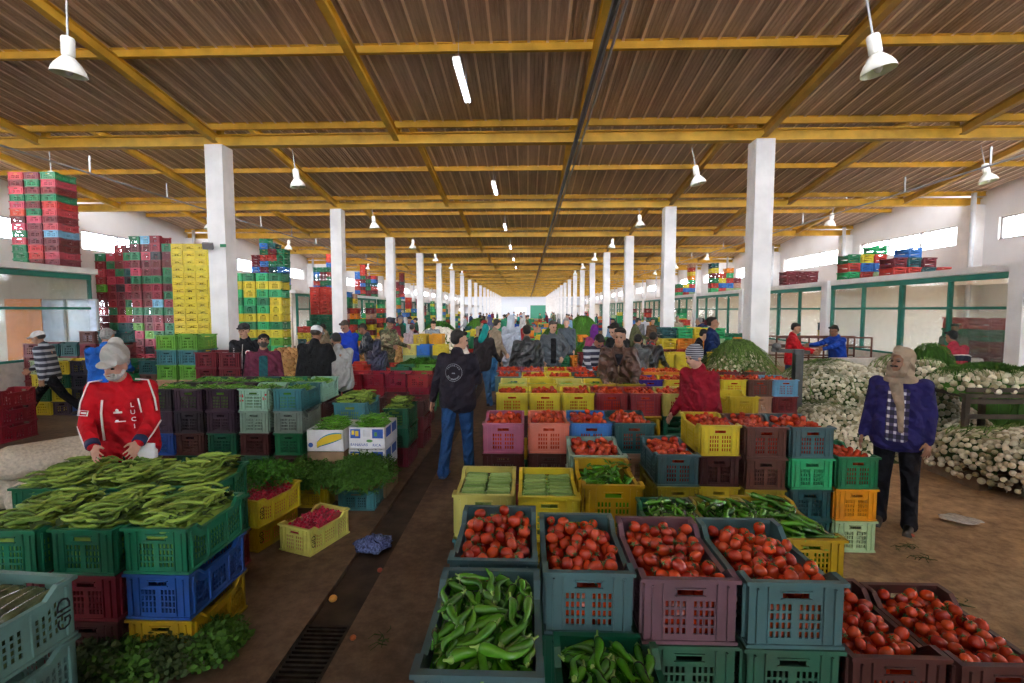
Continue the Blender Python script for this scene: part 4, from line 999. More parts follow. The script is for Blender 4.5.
# --- the near block on the right of the aisle
S(476.5, 676, 1.05, ['teal', 'darkgreen', 'darkgreen', 'dullgreen'], 'at the aisle corner by the nearest tomatoes', content=P_, w=.38, lab='grey-teal plastic crate heaped with long glossy green peppers at the aisle corner')
stack(500, 1.925, 1.04, ['teal', 'darkteal', 'darkgreen', 'dullgreen'], 'behind the heaped pepper crate', content=T_, cx=-.14, w=.375)
stack(589.5, 573, 1.04, ['teal', 'darkgreen', 'dullgreen', 'darkgreen'], 'between pepper corner and mauve crate', content=T_, w=.365)
stack(692, 580, 1.05, ['mauve', 'dullgreen', 'darkgreen', 'maroonbrown'], 'beside the pale front corner stack', content=T_, w=.375)
stack(799, 583, 1.055, ['teal', 'dullgreen', 'darkteal', 'darkgreen'], 'at the front corner by the low maroon crates', content=T_, w=.378)
stack(604, 1.27, .80, ['darkgreen', 'dullgreen', 'darkteal'], 'low in front of the tomato crates', content=P_, cx=.30, w=.39)
stack(903, 659, .70, ['maroonbrown', 'maroon'], 'between corner stack and twin maroon crate', content=T_, w=.388, l=.58, pad=.12)
stack(1014, 667, .70, ['maroonbrown', 'maroonbrown'], 'on the outer side by the dusty floor', content=T_, w=.388, l=.58, pad=.12)
# --- second block
stack(483, 495, .89, ['paleyellow', 'aqua', 'darkteal'], 'on the aisle edge with cucumbers', content='pale cucumbers', w=.40, l=.58, lab='pale yellow plastic crate packed with pale cucumbers on the aisle edge')
stack(549.5, 497, .89, ['yellow', 'mustard', 'darkgreen'], 'next to the pale yellow cucumber crate', content='pale cucumbers', w=.40, l=.58)
stack(614, 485.5, .975, ['mustard', 'maroon', 'mustard'], 'beside the two cucumber crates', content='small leafy peppers', w=.39, l=.58)
stack(0, 2.42, .92, ['darkgreen', 'dullgreen', 'darkgreen', 'darkgreen'], 'behind the mauve tomato crate', content=P_, cx=.83, w=.32, l=.52)
stack(0, 2.42, .92, ['oliveyellow', 'darkgreen', 'maroonbrown', 'darkgreen'], 'between dark green and mustard pepper crates', content=P_, cx=1.155, w=.315, l=.54)
stack(0, 2.50, .87, ['mustard', 'dullgreen', 'darkgreen', 'maroonbrown'], 'projecting behind the front corner stack', content=P_, cx=1.50, w=.36, l=.62)
stack(600, 456, .98, ['greygreen', 'grey', 'teal', 'darkgreen'], 'in front of the blue tomato crate', content=T_, w=.42, cx=None)
stack(679, 455, .983, ['teal', 'oliveyellow', 'darkgreen', 'maroonbrown'], 'between tan crates and the big yellow crate', content=T_, w=.33)
# --- third row
for px, col, nm in ((503, 'pink', 'at the aisle end of the pink row'), (549, 'salmon', 'between the pink and the blue crates'), (592, 'blue', 'between the salmon and the dark teal crates'), (635, 'darkteal', 'inner end of the pink row')):
    stack(px, 423.5, 1.08, [col, 'maroonbrown' if col != 'darkteal' else 'tan', 'maroon', 'darkgreen'], nm, content=T_, w=.368)
stack(721.5, 425.5, 1.08, ['yellow', 'maroonbrown', 'yellow', 'darkgreen'], 'in the tall row before the seated beanie man', content=T_, w=.358)
stack(768, 427.5, 1.08, ['brown', 'brown', 'oliveyellow', 'brown'], 'in the tall row beside the yellow crate', content=T_, w=.358)
stack(814.5, 427.5, 1.08, ['teal', 'brightgreen', 'darkteal', 'darkteal'], 'in the tall row with the bright green crate', content=T_, w=.37)
stack(860, 457.5, .83, ['green', 'amber', 'palegreen'], 'beside the person in the headscarf', content=T_, w=.36)
# --- rows further back on the same stall
def row(Y, x0, cols, rim, cont, where, tiers=None, w=.385, lowc=('maroonbrown', 'mustard', 'darkgreen')):
    for i, c in enumerate(cols):
        x = x0 + i * (w + .012) + w / 2
        stack(0, Y, rim, [c] + [lowc[(i + j) % len(lowc)] for j in range(3)], '%s, %s from aisle' % (where, ORD1[i]), content=cont[i % len(cont)], cx=x, w=w, show=4 if i == 0 else 1, kinds='b' if (i + int(Y * 3)) % 2 else 'a')
row(5.72, -.37, ['yellow', 'yellow', 'yellow', 'wine', 'wine', 'paleyellow'], 1.08, [T_], 'in the yellow and wine-red row')
row(6.45, -.38, ['paleyellow', 'yellow', 'paleyellow', 'yellow', 'mustard'], 1.08, ['small green peppers'], 'in the pale yellow row')
row(7.15, -.48, ['teal', 'yellow', 'yellow', 'darkteal', 'mustard'], 1.08, [T_], 'in the teal-ended row')
row(7.85, -.50, ['wine', 'pink', 'yellow', 'red', 'darkteal', 'maroon'], 1.08, [T_], 'in the bent man\'s row')
# behind the seated men
for px, c, low, nm in ((651, 'purple', 'maroon', 'behind the brown leather jacket'), (678, 'yellow', 'yellow', 'beside the purple crate'), (705, 'white', 'brown', 'behind the red sweater'), (735, 'yellow', 'yellow', 'just beyond the striped beanie'), (761, 'brown', 'tan', 'between yellow and sky blue crates'), (787, 'skyblue', 'maroon', 'by the heap of green onions')):
    stack(px, 380, 1.02, [c, low, 'maroonbrown', 'darkgreen'], nm, content=T_, w=.378, show=2)
stack(745, 397, .98, ['yellow', 'yellow', 'mustard'], 'beside the white plastic chair', w=.385)
for px, c in ((654, 'orange'), (676, 'orange'), (707, 'oliveyellow'), (730, 'maroon'), (756, 'brown')):
    stack(px, 372, 1.04, [c, 'yellow', 'maroon', 'darkgreen'], 'in the second row behind the %s' % {654: 'purple crate', 676: 'tall yellow crate', 707: 'white crate', 730: 'beanie man', 756: 'brown crate'}[px], content=T_, w=.35, show=1)
for i in range(7):
    x = 1.93 + i * .40; 
    if i in (4, 6): continue
    stack(0, 9.6, 1.2, ['yellow', 'yellow', 'yellow', 'mustard'], 'behind the leather jackets, %s along' % ORD1[i], cx=x, w=.385, kinds='c')

# --- left of the aisle: beans
B_ = 'broad beans'
stack(153, 529, .82, ['emerald', 'royalblue', 'mustard'], 'at the aisle corner of the bean stall', content=B_, w=.40, l=.57, rz=0)
stack(79, 530, .82, ['emerald', 'maroon', 'maroonbrown'], 'between the corner bean stack and its twin', content=B_, w=.385, l=.57, rz=0)
stack(2, 531, .82, ['emerald', 'maroon', 'maroon'], 'beyond the two front bean stacks', content=B_, w=.385, l=.57, rz=0)
stack(172, 486.5, .84, ['emerald', 'darkgreen', 'maroon'], 'in front of the red tracksuit man', content=B_, w=.42, l=.58, rz=0)
stack(101, 489, .82, ['darkgreen', 'emerald', 'maroon'], 'behind the middle bean crate', content=B_, w=.42, l=.58)
stack(36, 489, .82, ['darkgreen', 'emerald', 'maroon'], 'beside the woven sacks', content=B_, w=.42, l=.58)
# pale green crate of wrapped cucumbers, turned towards us at the very front
x, y = on_h(60, 597, .80)
LF = (x - .30, y + .02)
# radish crates
x, y = on_h(293, 527, .235); a = math.radians(-22)
stack(293, 527, .235, ['paleyellow'], 'by the drain in the aisle', content='radishes', w=.36, l=.50, rz=-20)
stack(240, 524, .235, ['mustard'], 'under the raised radish crate', content='radishes', w=.36, l=.52, rz=-14)
x, y = on_h(243, 500, .48)
crate(x + .03, y + .27, .245, 'yellow', 'yellow plastic crate of radishes perched on the mustard one', -14, w=.37, l=.54, h=.235)
FILLS.append(dict(x=x + .03, y=y + .27, z=.245, rz=-14, w=.37, l=.54, h=.235, what='radishes'))
crate(*(lambda p: (p[0], p[1] + .27))(on_h(355, 491, .215)), .002, 'aqua', 'blue plastic crate overflowing with parsley beside the drain', 0, w=.40, l=.52, h=.21)
crate(*(lambda p: (p[0], p[1] + .27))(on_h(309, 489, .21)), .002, 'mustard', 'mustard plastic crate under greens behind the radishes', 0, w=.39, l=.52, h=.2)
# the long row of green pepper crates
cols5 = [['black', 'plum', 'royalblue', 'maroonbrown'], ['plum', 'black', 'maroonbrown', 'darkgreen'], ['plum', 'plum', 'darkgreen', 'maroonbrown'], ['mint', 'greygreen', 'maroonbrown', 'dullgreen'], ['aqua', 'grey', 'green', 'maroonbrown']]
for i, px in enumerate((156, 187, 219, 252, 286.5)):
    stack(px, 389, 1.105, cols5[i], 'in the pepper wall, %s from tracksuit man' % ORD1[i], content='long green chillies', w=.378, kinds='b')
    x, y = on_h(px, 389, 1.105)
    stack(0, y + .62, 1.10, [['darkgreen', 'plum', 'darkteal', 'green', 'mint'][i], 'maroonbrown', 'darkgreen', 'maroon'], 'behind the pepper wall, %s from tracksuit man' % ORD1[i], content='long green chillies', cx=x, w=.376, show=1 if i < 4 else 2)
# blue crates of beans near banana boxes
x, y = on_h(349, 403, .82)
stack(349, 403, .95, ['aqua', 'darkteal', 'darkgreen'], 'behind the banana boxes', content=B_, w=.42, rz=0)
stack(0, 6.2, .78, ['darkgreen', 'darkgreen', 'maroon'], 'between banana boxes and dark maroon crates', content=B_, cx=-1.72, w=.34)
# maroon crates by the walking man
for i, (X, Y, n) in enumerate(((-1.74, 7.1, 3), (-2.15, 7.35, 3))):
    stack(0, Y, .71, ['maroonbrown', 'maroon', 'maroon'][:n], ['beside the walking man in jeans', 'inner twin beside the walking man'][i], cx=X, w=.40, kinds='c')
for i in range(4):
    stack(0, 8.5, .92, ['wine', 'wine', 'maroon', 'maroon'], 'in the low wine-red row, %s from the green stack' % ORD1[i], cx=-1.95 - i * .40, w=.388, kinds='c')
stack(0, 9.4, 1.0, ['red', 'red', 'wine', 'wine'], 'behind the low wine-red row', cx=-3.4, w=.388, kinds='c')
stack(0, 9.3, .95, ['lime', 'green', 'green', 'green'], 'of greens behind the walking man', cx=-2.05, w=.388)
stack(0, 9.35, .95, ['darkgreen', 'green', 'aqua', 'green'], 'next to the lime crate stack', cx=-2.5, w=.388)
for i, (px, c) in enumerate(((413.5, 'paleyellow'), (427, 'blue'), (442.5, 'yellow'), (419, 'mustard'), (435, 'amber'))):
    up_ = i > 2
    x, yy = on_h(px, 350.5, .92)
    crate(x, 13.4 + (.6 if up_ else 0), .83 + (.27 if up_ else 0), c, '%s crate by the seated man and the turnip heap' % cname(c), 0, 'a', group='crates by the turnip heap')
    if not up_: crate(x, 13.4, .56, ['palegreen', 'aqua', 'teal'][i], '%s crate under the %s crate by the turnip heap' % (cname(['palegreen', 'aqua', 'teal'][i]), cname(c)), 0, 'a', group='crates by the turnip heap')
    if not up_:
        crate(x, 13.4, .28, ['salmon', 'red', 'aqua'][i], '%s crate low under the %s crate by the turnip heap' % (cname(['salmon', 'red', 'aqua'][i]), cname(c)), 0, 'a', group='crates by the turnip heap')
        crate(x, 13.4, .005, ['green', 'darkgreen', 'maroon'][i], '%s crate on the floor below the %s crate by the turnip heap' % (cname(['green', 'darkgreen', 'maroon'][i]), cname(c)), 0, 'a', group='crates by the turnip heap')
    else:
        for q in range(4): crate(x, 14.0, .005 + .273 * q, ['green', 'maroon', 'teal', 'yellow'][(q + i) % 4], '%s crate under the %s crate behind the seated man' % (cname(['green', 'maroon', 'teal', 'yellow'][(q + i) % 4]), cname(c)), 0, 'a', group='crates by the turnip heap')
print('produce crates', NC['n'])
NCP = NC['n']

# --- tall stacks of empties: colours per column from the bottom
NS = dict(n=0)
def wall_of(xs, y, n, z0, colf, where, kind='far', w=CW, l=CL, h=None, rz=0, budget=True, lo=0, jit=.008, name='empty_crate', gname='empty crates in tall stacks'):
    hh = (h or HGT[kind])
    for i, x in enumerate(xs):
        nn = n[i] if isinstance(n, (list, tuple)) else n
        for j in range(nn):
            c = colf(i, j)
            loc = (x + R.uniform(-jit, jit), y[i] if isinstance(y, (list, tuple)) else y, z0 + hh * j + .001); a = rz + R.uniform(-.8, .8)
            if budget and j >= lo:
                o = link(name, CRATE[kind], None, loc, (0, 0, math.radians(a)), C[c], (w / CW, l / CL, (hh - .002) / HGT[kind]))
                tag(o, ulabel('%s empty crate %s, column %s, %s crate up' % (cname(c), where, NUMW[i], 'base' if j == 0 else ORD1[j])), 'crate', gname); NS['n'] += 1
            else: EXTRA.append((loc, a, c, kind, w / CW, l / CL, (hh - .002) / HGT[kind]))
NUMW = 'one two three four five six seven eight nine ten eleven twelve'.split()
def mixcol(seed, opts, wts):
    rr = random.Random(seed); cache = {}
    def f(i, j):
        if (i, j) not in cache: cache[(i, j)] = rr.choices(opts, wts)[0]
        return cache[(i, j)]
    return f
# big mixed stack against the side wall
wall_of([-15.05 + .40 * i for i in range(9)], [17.0, 17.0, 16.9, 16.8, 16.6, 16.6, 16.5, 16.5, 16.5], [15, 15, 16, 16, 17, 17, 17, 16, 16], 0, mixcol(3, ['maroon', 'wine', 'green', 'rose', 'darkteal', 'skyblue', 'black', 'lime'], [9, 5, 5, 2, 1, .6, .5, .4]), 'in the big mixed stack', lo=3)
# yellow nested stack
wall_of([-11.45 + .395 * i for i in range(4)], 15.9, 18, 0, lambda i, j: 'yellow', 'in the all-yellow stack', kind='arch', w=.385, lo=3, name='arched_crate', gname='yellow crates in the all-yellow stack')
# green and yellow stack beyond the pillar
def gy(i, j):
    if j in (11, 7, 5): return 'yellow'
    if j == 10: return 'yellow' if i in (1,) else 'brightgreen'
    if i == 3 and j in (8, 9): return 'yellow'
    return ['brightgreen', 'green'][(i + j) % 2] if (i * 7 + j * 3) % 11 else 'lime'
wall_of([-8.85 + .40 * i for i in range(4)], 14.8, 13, 0, gy, 'in the green and yellow stack', h=.245, lo=3)
wall_of([-9.4 + .385 * i for i in range(1)] , 17.0, 11, 0, lambda i, j: 'red' if j > 6 else 'darkgreen', 'in the narrow red-topped stack')
# high pile on the stall roof
wall_of([-12.15 + .40 * i for i in range(3)], 11.6, 13, 3.12, mixcol(5, ['maroon', 'red', 'green', 'rose', 'skyblue'], [7, 4, 4, 3, .6]), 'in the roof slab pile', kind='low', l=.57)
# maroon stack and lime stack behind the chillies
wall_of([-5.47, -5.06], 8.3, 5, 0, lambda i, j: 'maroon', 'in the maroon stack behind the chillies', kind='c')
wall_of([-6.5, -6.09], 8.75, 6, 0, lambda i, j: ['darkgreen', 'green', 'tan', 'lime', 'aqua', 'lime'][j], 'in the lime and teal stack', kind='c')
# crate counter at the far edge
wall_of([-9.55 + .40 * i for i in range(5)], 9.4, 4, 0, mixcol(8, ['plum', 'yellow', 'brightgreen', 'black', 'royalblue', 'palegreen', 'darkgreen'], [2, 2, 3, 2, 2, 2, 3]), 'in the counter the striped walker passes')
wall_of([-10.65 + .42 * i for i in range(5)], 10.3, [5, 5, 5, 6, 6], 0, mixcol(9, ['maroon', 'brown', 'darkteal', 'maroon'], [6, 2, 2, 3]), 'in the row below the glazed stall')
wall_of([-7.45, -7.04], 9.5, 4, 0, lambda i, j: ['darkgreen', 'aqua', 'brown', 'darkteal'][(i + j) % 4], 'in the pair near the blue jacket')
wall_of([-8.3], 7.4, 3, 0, lambda i, j: 'wine', 'near the sacks')
print('empty crates', NS['n'])
# further stacks, all part of the mass beyond
def farw(*a, **k): wall_of(*a, budget=False, **k)
mix = mixcol(21, ['green', 'red', 'maroon', 'yellow', 'darkteal', 'blue', 'brightgreen', 'orange', 'palegreen', 'tan'], [5, 4, 4, 5, 3, 2, 4, 2, 2, 1])
mixr = mixcol(22, ['maroon', 'red', 'green', 'darkteal', 'blue'], [5, 3, 4, 3, 2])
farw([-8.3, -7.9, -7.5], 19, [11, 11, 10], 0, lambda i, j: 'red' if j > 6 else 'darkgreen', '')
for yy in (21, 24, 27, 31, 35, 40, 45, 50, 56, 62):
    for xx0 in (-9.8, -8.6): farw([xx0 + .4 * i for i in range(3)], yy, [R.randint(5, 11) for _ in range(3)], 0, lambda i, j, s=yy: mix(i + s, j), '')
    farw([7.4 + .4 * i for i in range(3)], yy - 1, [R.randint(3, 8) for _ in range(3)], 0, lambda i, j, s=yy: mix(i + s + 9, j), '')
for yy in (22.5, 29, 36, 44): farw([-12.6 + .4 * i for i in range(4)], yy, [R.randint(6, 9) for _ in range(4)], 2.99, lambda i, j, s=yy: mixr(i + s, j), '')
# mixed columns seen beyond the leather jackets
farw([3.6 + .40 * i for i in range(6)], 12.6, [6, 6, 6, 6, 5, 5], 0, mix, '')
farw([5.2 + .40 * i for i in range(5)], 15.0, 5, 0, lambda i, j: ['yellow', 'green', 'darkgreen'][j % 3], '')
# on top of the stall roof on the onion side
farw([10.4 + .40 * i for i in range(4)], 14.2, [2, 3, 2, 1], 2.99, mixr, ''); farw([10.2 + .4 * i for i in range(3)], 15.8, [3, 3, 4], 2.99, mix, '')
farw([10.2 + .4 * i for i in range(4)], 27, [6, 4, 5, 3], 2.99, mix, ''); farw([10.2 + .4 * i for i in range(3)], 33, [3, 3, 8], 2.99, mix, '')
farw([10.0 + .4 * i for i in range(3)], 19, 2, 2.99, lambda i, j: 'maroon', '')
# inside the glazed stalls
for yy in (11.5, 12.2): farw([10.6 + .4 * i for i in range(5)], yy, [7, 6, 6, 3, 7], 0, mixr, '')
farw([10.6 + .4 * i for i in range(4)], 17.4, [6, 5, 6, 4], 0, mix, ''); farw([11.0 + .4 * i for i in range(3)], 23, 6, 0, mix, '')
# rows of stall crates down the hall on both sides of the aisle
for yy in list(range(11, 60, 2)):
    r_ = random.Random(yy)
    nL = r_.randint(3, 5) if yy < 40 else 6
    for side in (-1, 1):
        if side < 0 and yy in (13, 14, 15): continue
        xs = [side * (1.9 + .41 * i) if side < 0 else (.15 + .41 * i) for i in range(nL + 1)]
        if side > 0 and yy < 11: continue
        farw(xs, yy + .2, [r_.choice([3, 3, 4, 2]) for _ in xs], 0, lambda i, j, s=yy: mix(i + s * 3, j), '')
mb = MB()
# one object for all of them
vs_all = []; fs_all = []; mi = []; base = 0; cols = sorted(set(e[2] for e in EXTRA)); mats = []
for c in cols: mats.append(plain('crate_' + cname(c).replace(' ', '_'), C[c], .45, .1, 3))
data = {}
def far_crate():
    m = MB(); hw, hl, H = CW / 2, CL / 2, .27; t = .01
    for s in (-1, 1):
        m.box(min(s * (hw - .02), s * (hw - .03)), max(s * (hw - .02), s * (hw - .03)), -hl + .02, hl - .02, 0, .09); m.box(min(s * (hw - .02), s * (hw - .03)), max(s * (hw - .02), s * (hw - .03)), -hl + .02, hl - .02, .12, H - .03)
        m.box(-hw + .02, hw - .02, min(s * (hl - .02), s * (hl - .03)), max(s * (hl - .02), s * (hl - .03)), 0, .06); m.box(-hw + .02, hw - .02, min(s * (hl - .02), s * (hl - .03)), max(s * (hl - .02), s * (hl - .03)), .085, .13)
        m.box(-hw + .02, hw - .02, min(s * (hl - .02), s * (hl - .03)), max(s * (hl - .02), s * (hl - .03)), .155, .20)
        for sx in (-1, 1):
            m.box(min(sx * .06, sx * (hw - .02)), max(sx * .06, sx * (hw - .02)), min(s * (hl - .02), s * (hl - .03)), max(s * (hl - .02), s * (hl - .03)), .20, .24)
            m.box(min(sx * (hw - .06), sx * (hw - .015)), max(sx * (hw - .06), sx * (hw - .015)), min(s * (hl - .015), s * (hl - .035)), max(s * (hl - .015), s * (hl - .035)), 0, H)
        m.box(-hw, hw, min(s * hl, s * (hl - .03)), max(s * hl, s * (hl - .03)), H - .03, H); m.box(min(s * hw, s * (hw - .03)), max(s * hw, s * (hw - .03)), -hl, hl, H - .045, H - .02)
    m.box(-hw + .02, hw - .02, -hl + .02, hl - .02, .0, .01)
    return np.array(m.v), np.array(m.f)
fv, ff = far_crate()
for (loc, a, c, kind, sx, sy, sz) in EXTRA:
    v = fv * (sx, sy, sz * HGT[kind] / .27); a = math.radians(a); v = np.stack([v[:, 0] * math.cos(a) - v[:, 1] * math.sin(a), v[:, 0] * math.sin(a) + v[:, 1] * math.cos(a), v[:, 2]], 1) + np.array(loc)
    vs_all.append(v); fs_all.append(ff + base); base += len(v); mi += [cols.index(c)] * len(ff)
def np_mesh(name, V, F, mats, mi=None, smooth=False):
    me = bpy.data.meshes.new(name); V = np.asarray(V, np.float32); F = np.asarray(F, np.int32); k = F.shape[1]
    me.vertices.add(len(V)); me.vertices.foreach_set('co', V.ravel()); me.loops.add(F.size); me.loops.foreach_set('vertex_index', F.ravel())
    me.polygons.add(len(F)); me.polygons.foreach_set('loop_start', np.arange(0, F.size, k, dtype=np.int32))
    for m in mats: me.materials.append(m)
    if mi is not None: me.polygons.foreach_set('material_index', np.asarray(mi, np.int32))
    if smooth: me.polygons.foreach_set('use_smooth', np.ones(len(F), bool))
    me.update(calc_edges=True); me.validate(); return me
print('extra crates', len(EXTRA))
o = link('empty_crate', np_mesh('crate_mass', np.concatenate(vs_all), np.concatenate(fs_all), mats, mi))
tag(o, 'mixed coloured crates stacked along both sides far down the hall', 'crates', None, 'stuff')
# ------------------------------------------------------------------ produce
def veg_mat(name, c1, c2, rough=.3, spec=.5, vary=.18, hue=.015, scale=14, coat=0, green_top=None):
    m, N, L, B = mat(name)
    oi = N.new('ShaderNodeObjectInfo'); tc = N.new('ShaderNodeTexCoord'); geo = N.new('ShaderNodeNewGeometry')
    nz = N.new('ShaderNodeTexNoise'); nz.inputs['Scale'].default_value = scale; nz.inputs['Detail'].default_value = 3
    L.new(tc.outputs['Object'], nz.inputs['Vector'])
    isl = geo.outputs['Random Per Island']
    ad = N.new('ShaderNodeMath'); ad.operation = 'ADD'; L.new(oi.outputs['Random'], ad.inputs[0]); L.new(isl, ad.inputs[1])
    fr = N.new('ShaderNodeMath'); fr.operation = 'FRACT'; L.new(ad.outputs[0], fr.inputs[0])
    a2 = N.new('ShaderNodeMath'); a2.operation = 'MULTIPLY_ADD'; a2.inputs[1].default_value = .45; L.new(nz.outputs['Fac'], a2.inputs[0]); 
    a3 = N.new('ShaderNodeMath'); a3.operation = 'MULTIPLY'; a3.inputs[1].default_value = .75; L.new(fr.outputs[0], a3.inputs[0]); L.new(a3.outputs[0], a2.inputs[2])
    rp = N.new('ShaderNodeValToRGB'); L.new(a2.outputs[0], rp.inputs['Fac'])
    rp.color_ramp.elements[0].color = (*hexc(c1), 1); rp.color_ramp.elements[0].position = .15; rp.color_ramp.elements[1].color = (*hexc(c2), 1); rp.color_ramp.elements[1].position = .95
    L.new(rp.outputs['Color'], B.inputs['Base Color']); B.inputs['Roughness'].default_value = rough; B.inputs['Specular IOR Level'].default_value = spec
    return m
TOM = veg_mat('tomato_skin', '8c0d05', 'c8461c', .2, .6, scale=8); TOMG = veg_mat('tomato_calyx', '2c4a16', '55702a', .7)
PEP = veg_mat('pepper_skin', '1c4a08', '4a8a1c', .2, .65, scale=10); PEPS = veg_mat('pepper_stem', '6a9a3a', '94b85a', .6)
BEAN = veg_mat('bean_pod', '38581a', '94b04a', .5, .35, scale=20); LEAFD = veg_mat('wilted_leaf', '26361a', '4c5e38', .8, .2)
LEAF = veg_mat('fresh_leaf', '1e4a10', '4a8a24', .6, .3); ONI = veg_mat('onion_skin', '8a8258', 'f2ecd6', .4, .4, scale=2); ONIT = veg_mat('onion_leaf', '2c4a1a', '7c9a4c', .55, .3)
RAD = veg_mat('radish_skin', '8a0a28', 'd8305c', .35, .5); RADT = veg_mat('radish_root', 'd88aa0', 'e8c8c8', .6); ZUC = veg_mat('cucumber_skin', '5c8038', '98b86a', .4, .4)
CHI = veg_mat('chilli_skin', '2c6a12', '6cac2c', .3, .5); PARS = veg_mat('parsley_leaf', '244814', '4c7828', .7, .25)
ROOT = veg_mat('potato_skin', '8a6038', 'c8a068', .8, .2); TURN = veg_mat('turnip_skin', 'd8ccc0', 'f4eee4', .5, .3)

def tomato_mesh(v):
    rr = random.Random(v); mb = MB(); n, k = 16, 10; el = rr.uniform(1.05, 1.32)
    mb.ball((0, 0, 0), (1, 1, el), n, k)
    mb.v = [(x * (1 + .05 * math.cos(3 * math.atan2(y, x) + v)), y * (1 + .05 * math.cos(3 * math.atan2(y, x) + v)), z - (.10 if z > el * .9 else 0)) for x, y, z in mb.v]
    me = mb.mesh('tomato', TOM, True)
    cb = MB()
    for q in range(5):
        a = 2 * PI * q / 5; p = [Vector((0, 0, el * .93)), Vector((.28 * math.cos(a), .28 * math.sin(a), el * 1.0)), Vector((.62 * math.cos(a), .62 * math.sin(a), el * .9))]
        cb.tube(p, [.09, .10, .02], 4)
    cb.tube([(0, 0, el * .9), (.03, 0, el * 1.14), (.12, 0, el * 1.28)], [.07, .055, .06], 5)
    return me, cb.mesh('calyx', TOMG, True)
TOMV = [tomato_mesh(i) for i in range(4)]
def pepper_mesh(v, L_=1.0, r=.125, bend=.17, n=10, mat_=PEP, nm='pepper', seg=11):
    rr = random.Random(v * 7 + 1); pts = []; rs = []
    c1, c2 = rr.uniform(-bend, bend), rr.uniform(-bend, bend) * .8
    for i in range(seg):
        t = i / (seg - 1); x = (t - .5) * L_
        pts.append((x, c1 * math.sin(PI * t) + c2 * math.sin(2 * PI * t) * .5, rr.uniform(-.006, .006)))
        rs.append(r * (min(1, (t + .03) / .14) ** .5) * (1 - .78 * t ** 1.7) * (1 + .08 * math.sin(9 * t + v)))
    mb = MB(); mb.tube(pts, rs, n)
    st = MB(); p0 = Vector(pts[0]); st.tube([p0 + Vector((.03, 0, 0)), p0 + Vector((-.01, 0, 0)), p0 + Vector((-.06, .01, .01)), p0 + Vector((-.16, .03 * (v % 3 - 1), .05))], [r * .62, r * .55, r * .22, r * .2], 7)
    return mb.mesh(nm, mat_, True), st.mesh(nm + '_stem', PEPS, True)
PEPV = [pepper_mesh(i) for i in range(6)]
CHIV = [pepper_mesh(i + 20, r=.07, bend=.15, n=6, mat_=CHI, nm='chilli', seg=7) for i in range(4)]
def bean_mesh(v):
    rr = random.Random(v + 50); pts = []; rs = []; c = rr.uniform(.03, .16)
    for i in range(15):
        t = i / 14; pts.append(((t - .5), c * math.sin(PI * t), 0)); rs.append(.066 * min(1, t / .08 + .15, (1 - t) / .12 + .1) * (1 + .22 * math.cos(t * 34)))
    mb = MB(); mb.tube(pts, rs, 7); mb.tube([(-.5, 0, 0), (-.56, .01, .02)], .014, 4)
    return mb.mesh('broad_bean', BEAN, True), None
BEANV = [bean_mesh(i) for i in range(5)]
def zuc_mesh(v):
    rr = random.Random(v + 90); pts = []; rs = []; c = rr.uniform(-.04, .04)
    for i in range(12):
        t = i / 11; pts.append(((t - .5), c * math.sin(PI * t), 0)); rs.append(.105 * min(1, (t + .015) / .08, (1.02 - t) / .07) ** .5)
    mb = MB(); mb.tube(pts, rs, 12)
    st = MB(); st.tube([(-.49, 0, 0), (-.56, .005, .01)], [.05, .035], 6)
    return mb.mesh('cucumber', ZUC, True), st.mesh('cucumber_stalk', PEPS, True)
ZUCV = [zuc_mesh(i) for i in range(3)]
def onion_mesh(v):
    mb = MB(); mb.lathe([(0, -.85), (.35, -.80), (.75, -.52), (.98, -.05), (.92, .38), (.62, .74), (.30, .98), (.16, 1.35), (.12, 1.9), (.0, 1.95)], 12)
    rt = MB()
    for q in range(6):
        a = q * 1.05; rt.tube([(0, 0, -.8), (.25 * math.cos(a), .25 * math.sin(a), -1.15)], [.05, .015], 3)
    return mb.mesh('onion', ONI, True), rt.mesh('onion_roots', ONI)
ONIV = [onion_mesh(0)]
def radish_mesh():
    mb = MB(); mb.lathe([(0, -1.0), (.5, -.85), (.92, -.35), (1, .1), (.75, .65), (.3, .95), (0, 1.0)], 9); 
    rt = MB(); rt.tube([(0, 0, -.9), (.1, 0, -1.6), (.05, .1, -3.0)], [.16, .06, .015], 4)
    return mb.mesh('radish', RAD, True), rt.mesh('radish_tail', RADT, True)
RADV = [radish_mesh()]
def leafblades(name, m, n=1, w=.12, L_=1.0, droop=.5, seed=0):
    rr = random.Random(seed); mb = MB()
    for q in range(n):
        a = rr.uniform(0, 2 * PI); l = L_ * rr.uniform(.6, 1.1); ww = w * rr.uniform(.7, 1.2); d = Vector((math.cos(a), math.sin(a), 0)); s = Vector((-d.y, d.x, 0))
        o = Vector((rr.uniform(-.1, .1), rr.uniform(-.1, .1), 0)) * L_; vs = []
        for i in range(4):
            t = i / 3; p = o + d * (l * t * .9) + Vector((0, 0, l * (t * rr.uniform(.5, .8) - droop * t * t))); k = ww * (1 - abs(t - .4) * 1.2)
            vs += [p - s * k / 2, p + s * k / 2]
        mb.add(vs, [(0,1,3,2),(2,3,5,4),(4,5,7,6)])
    return mb.mesh(name, m)

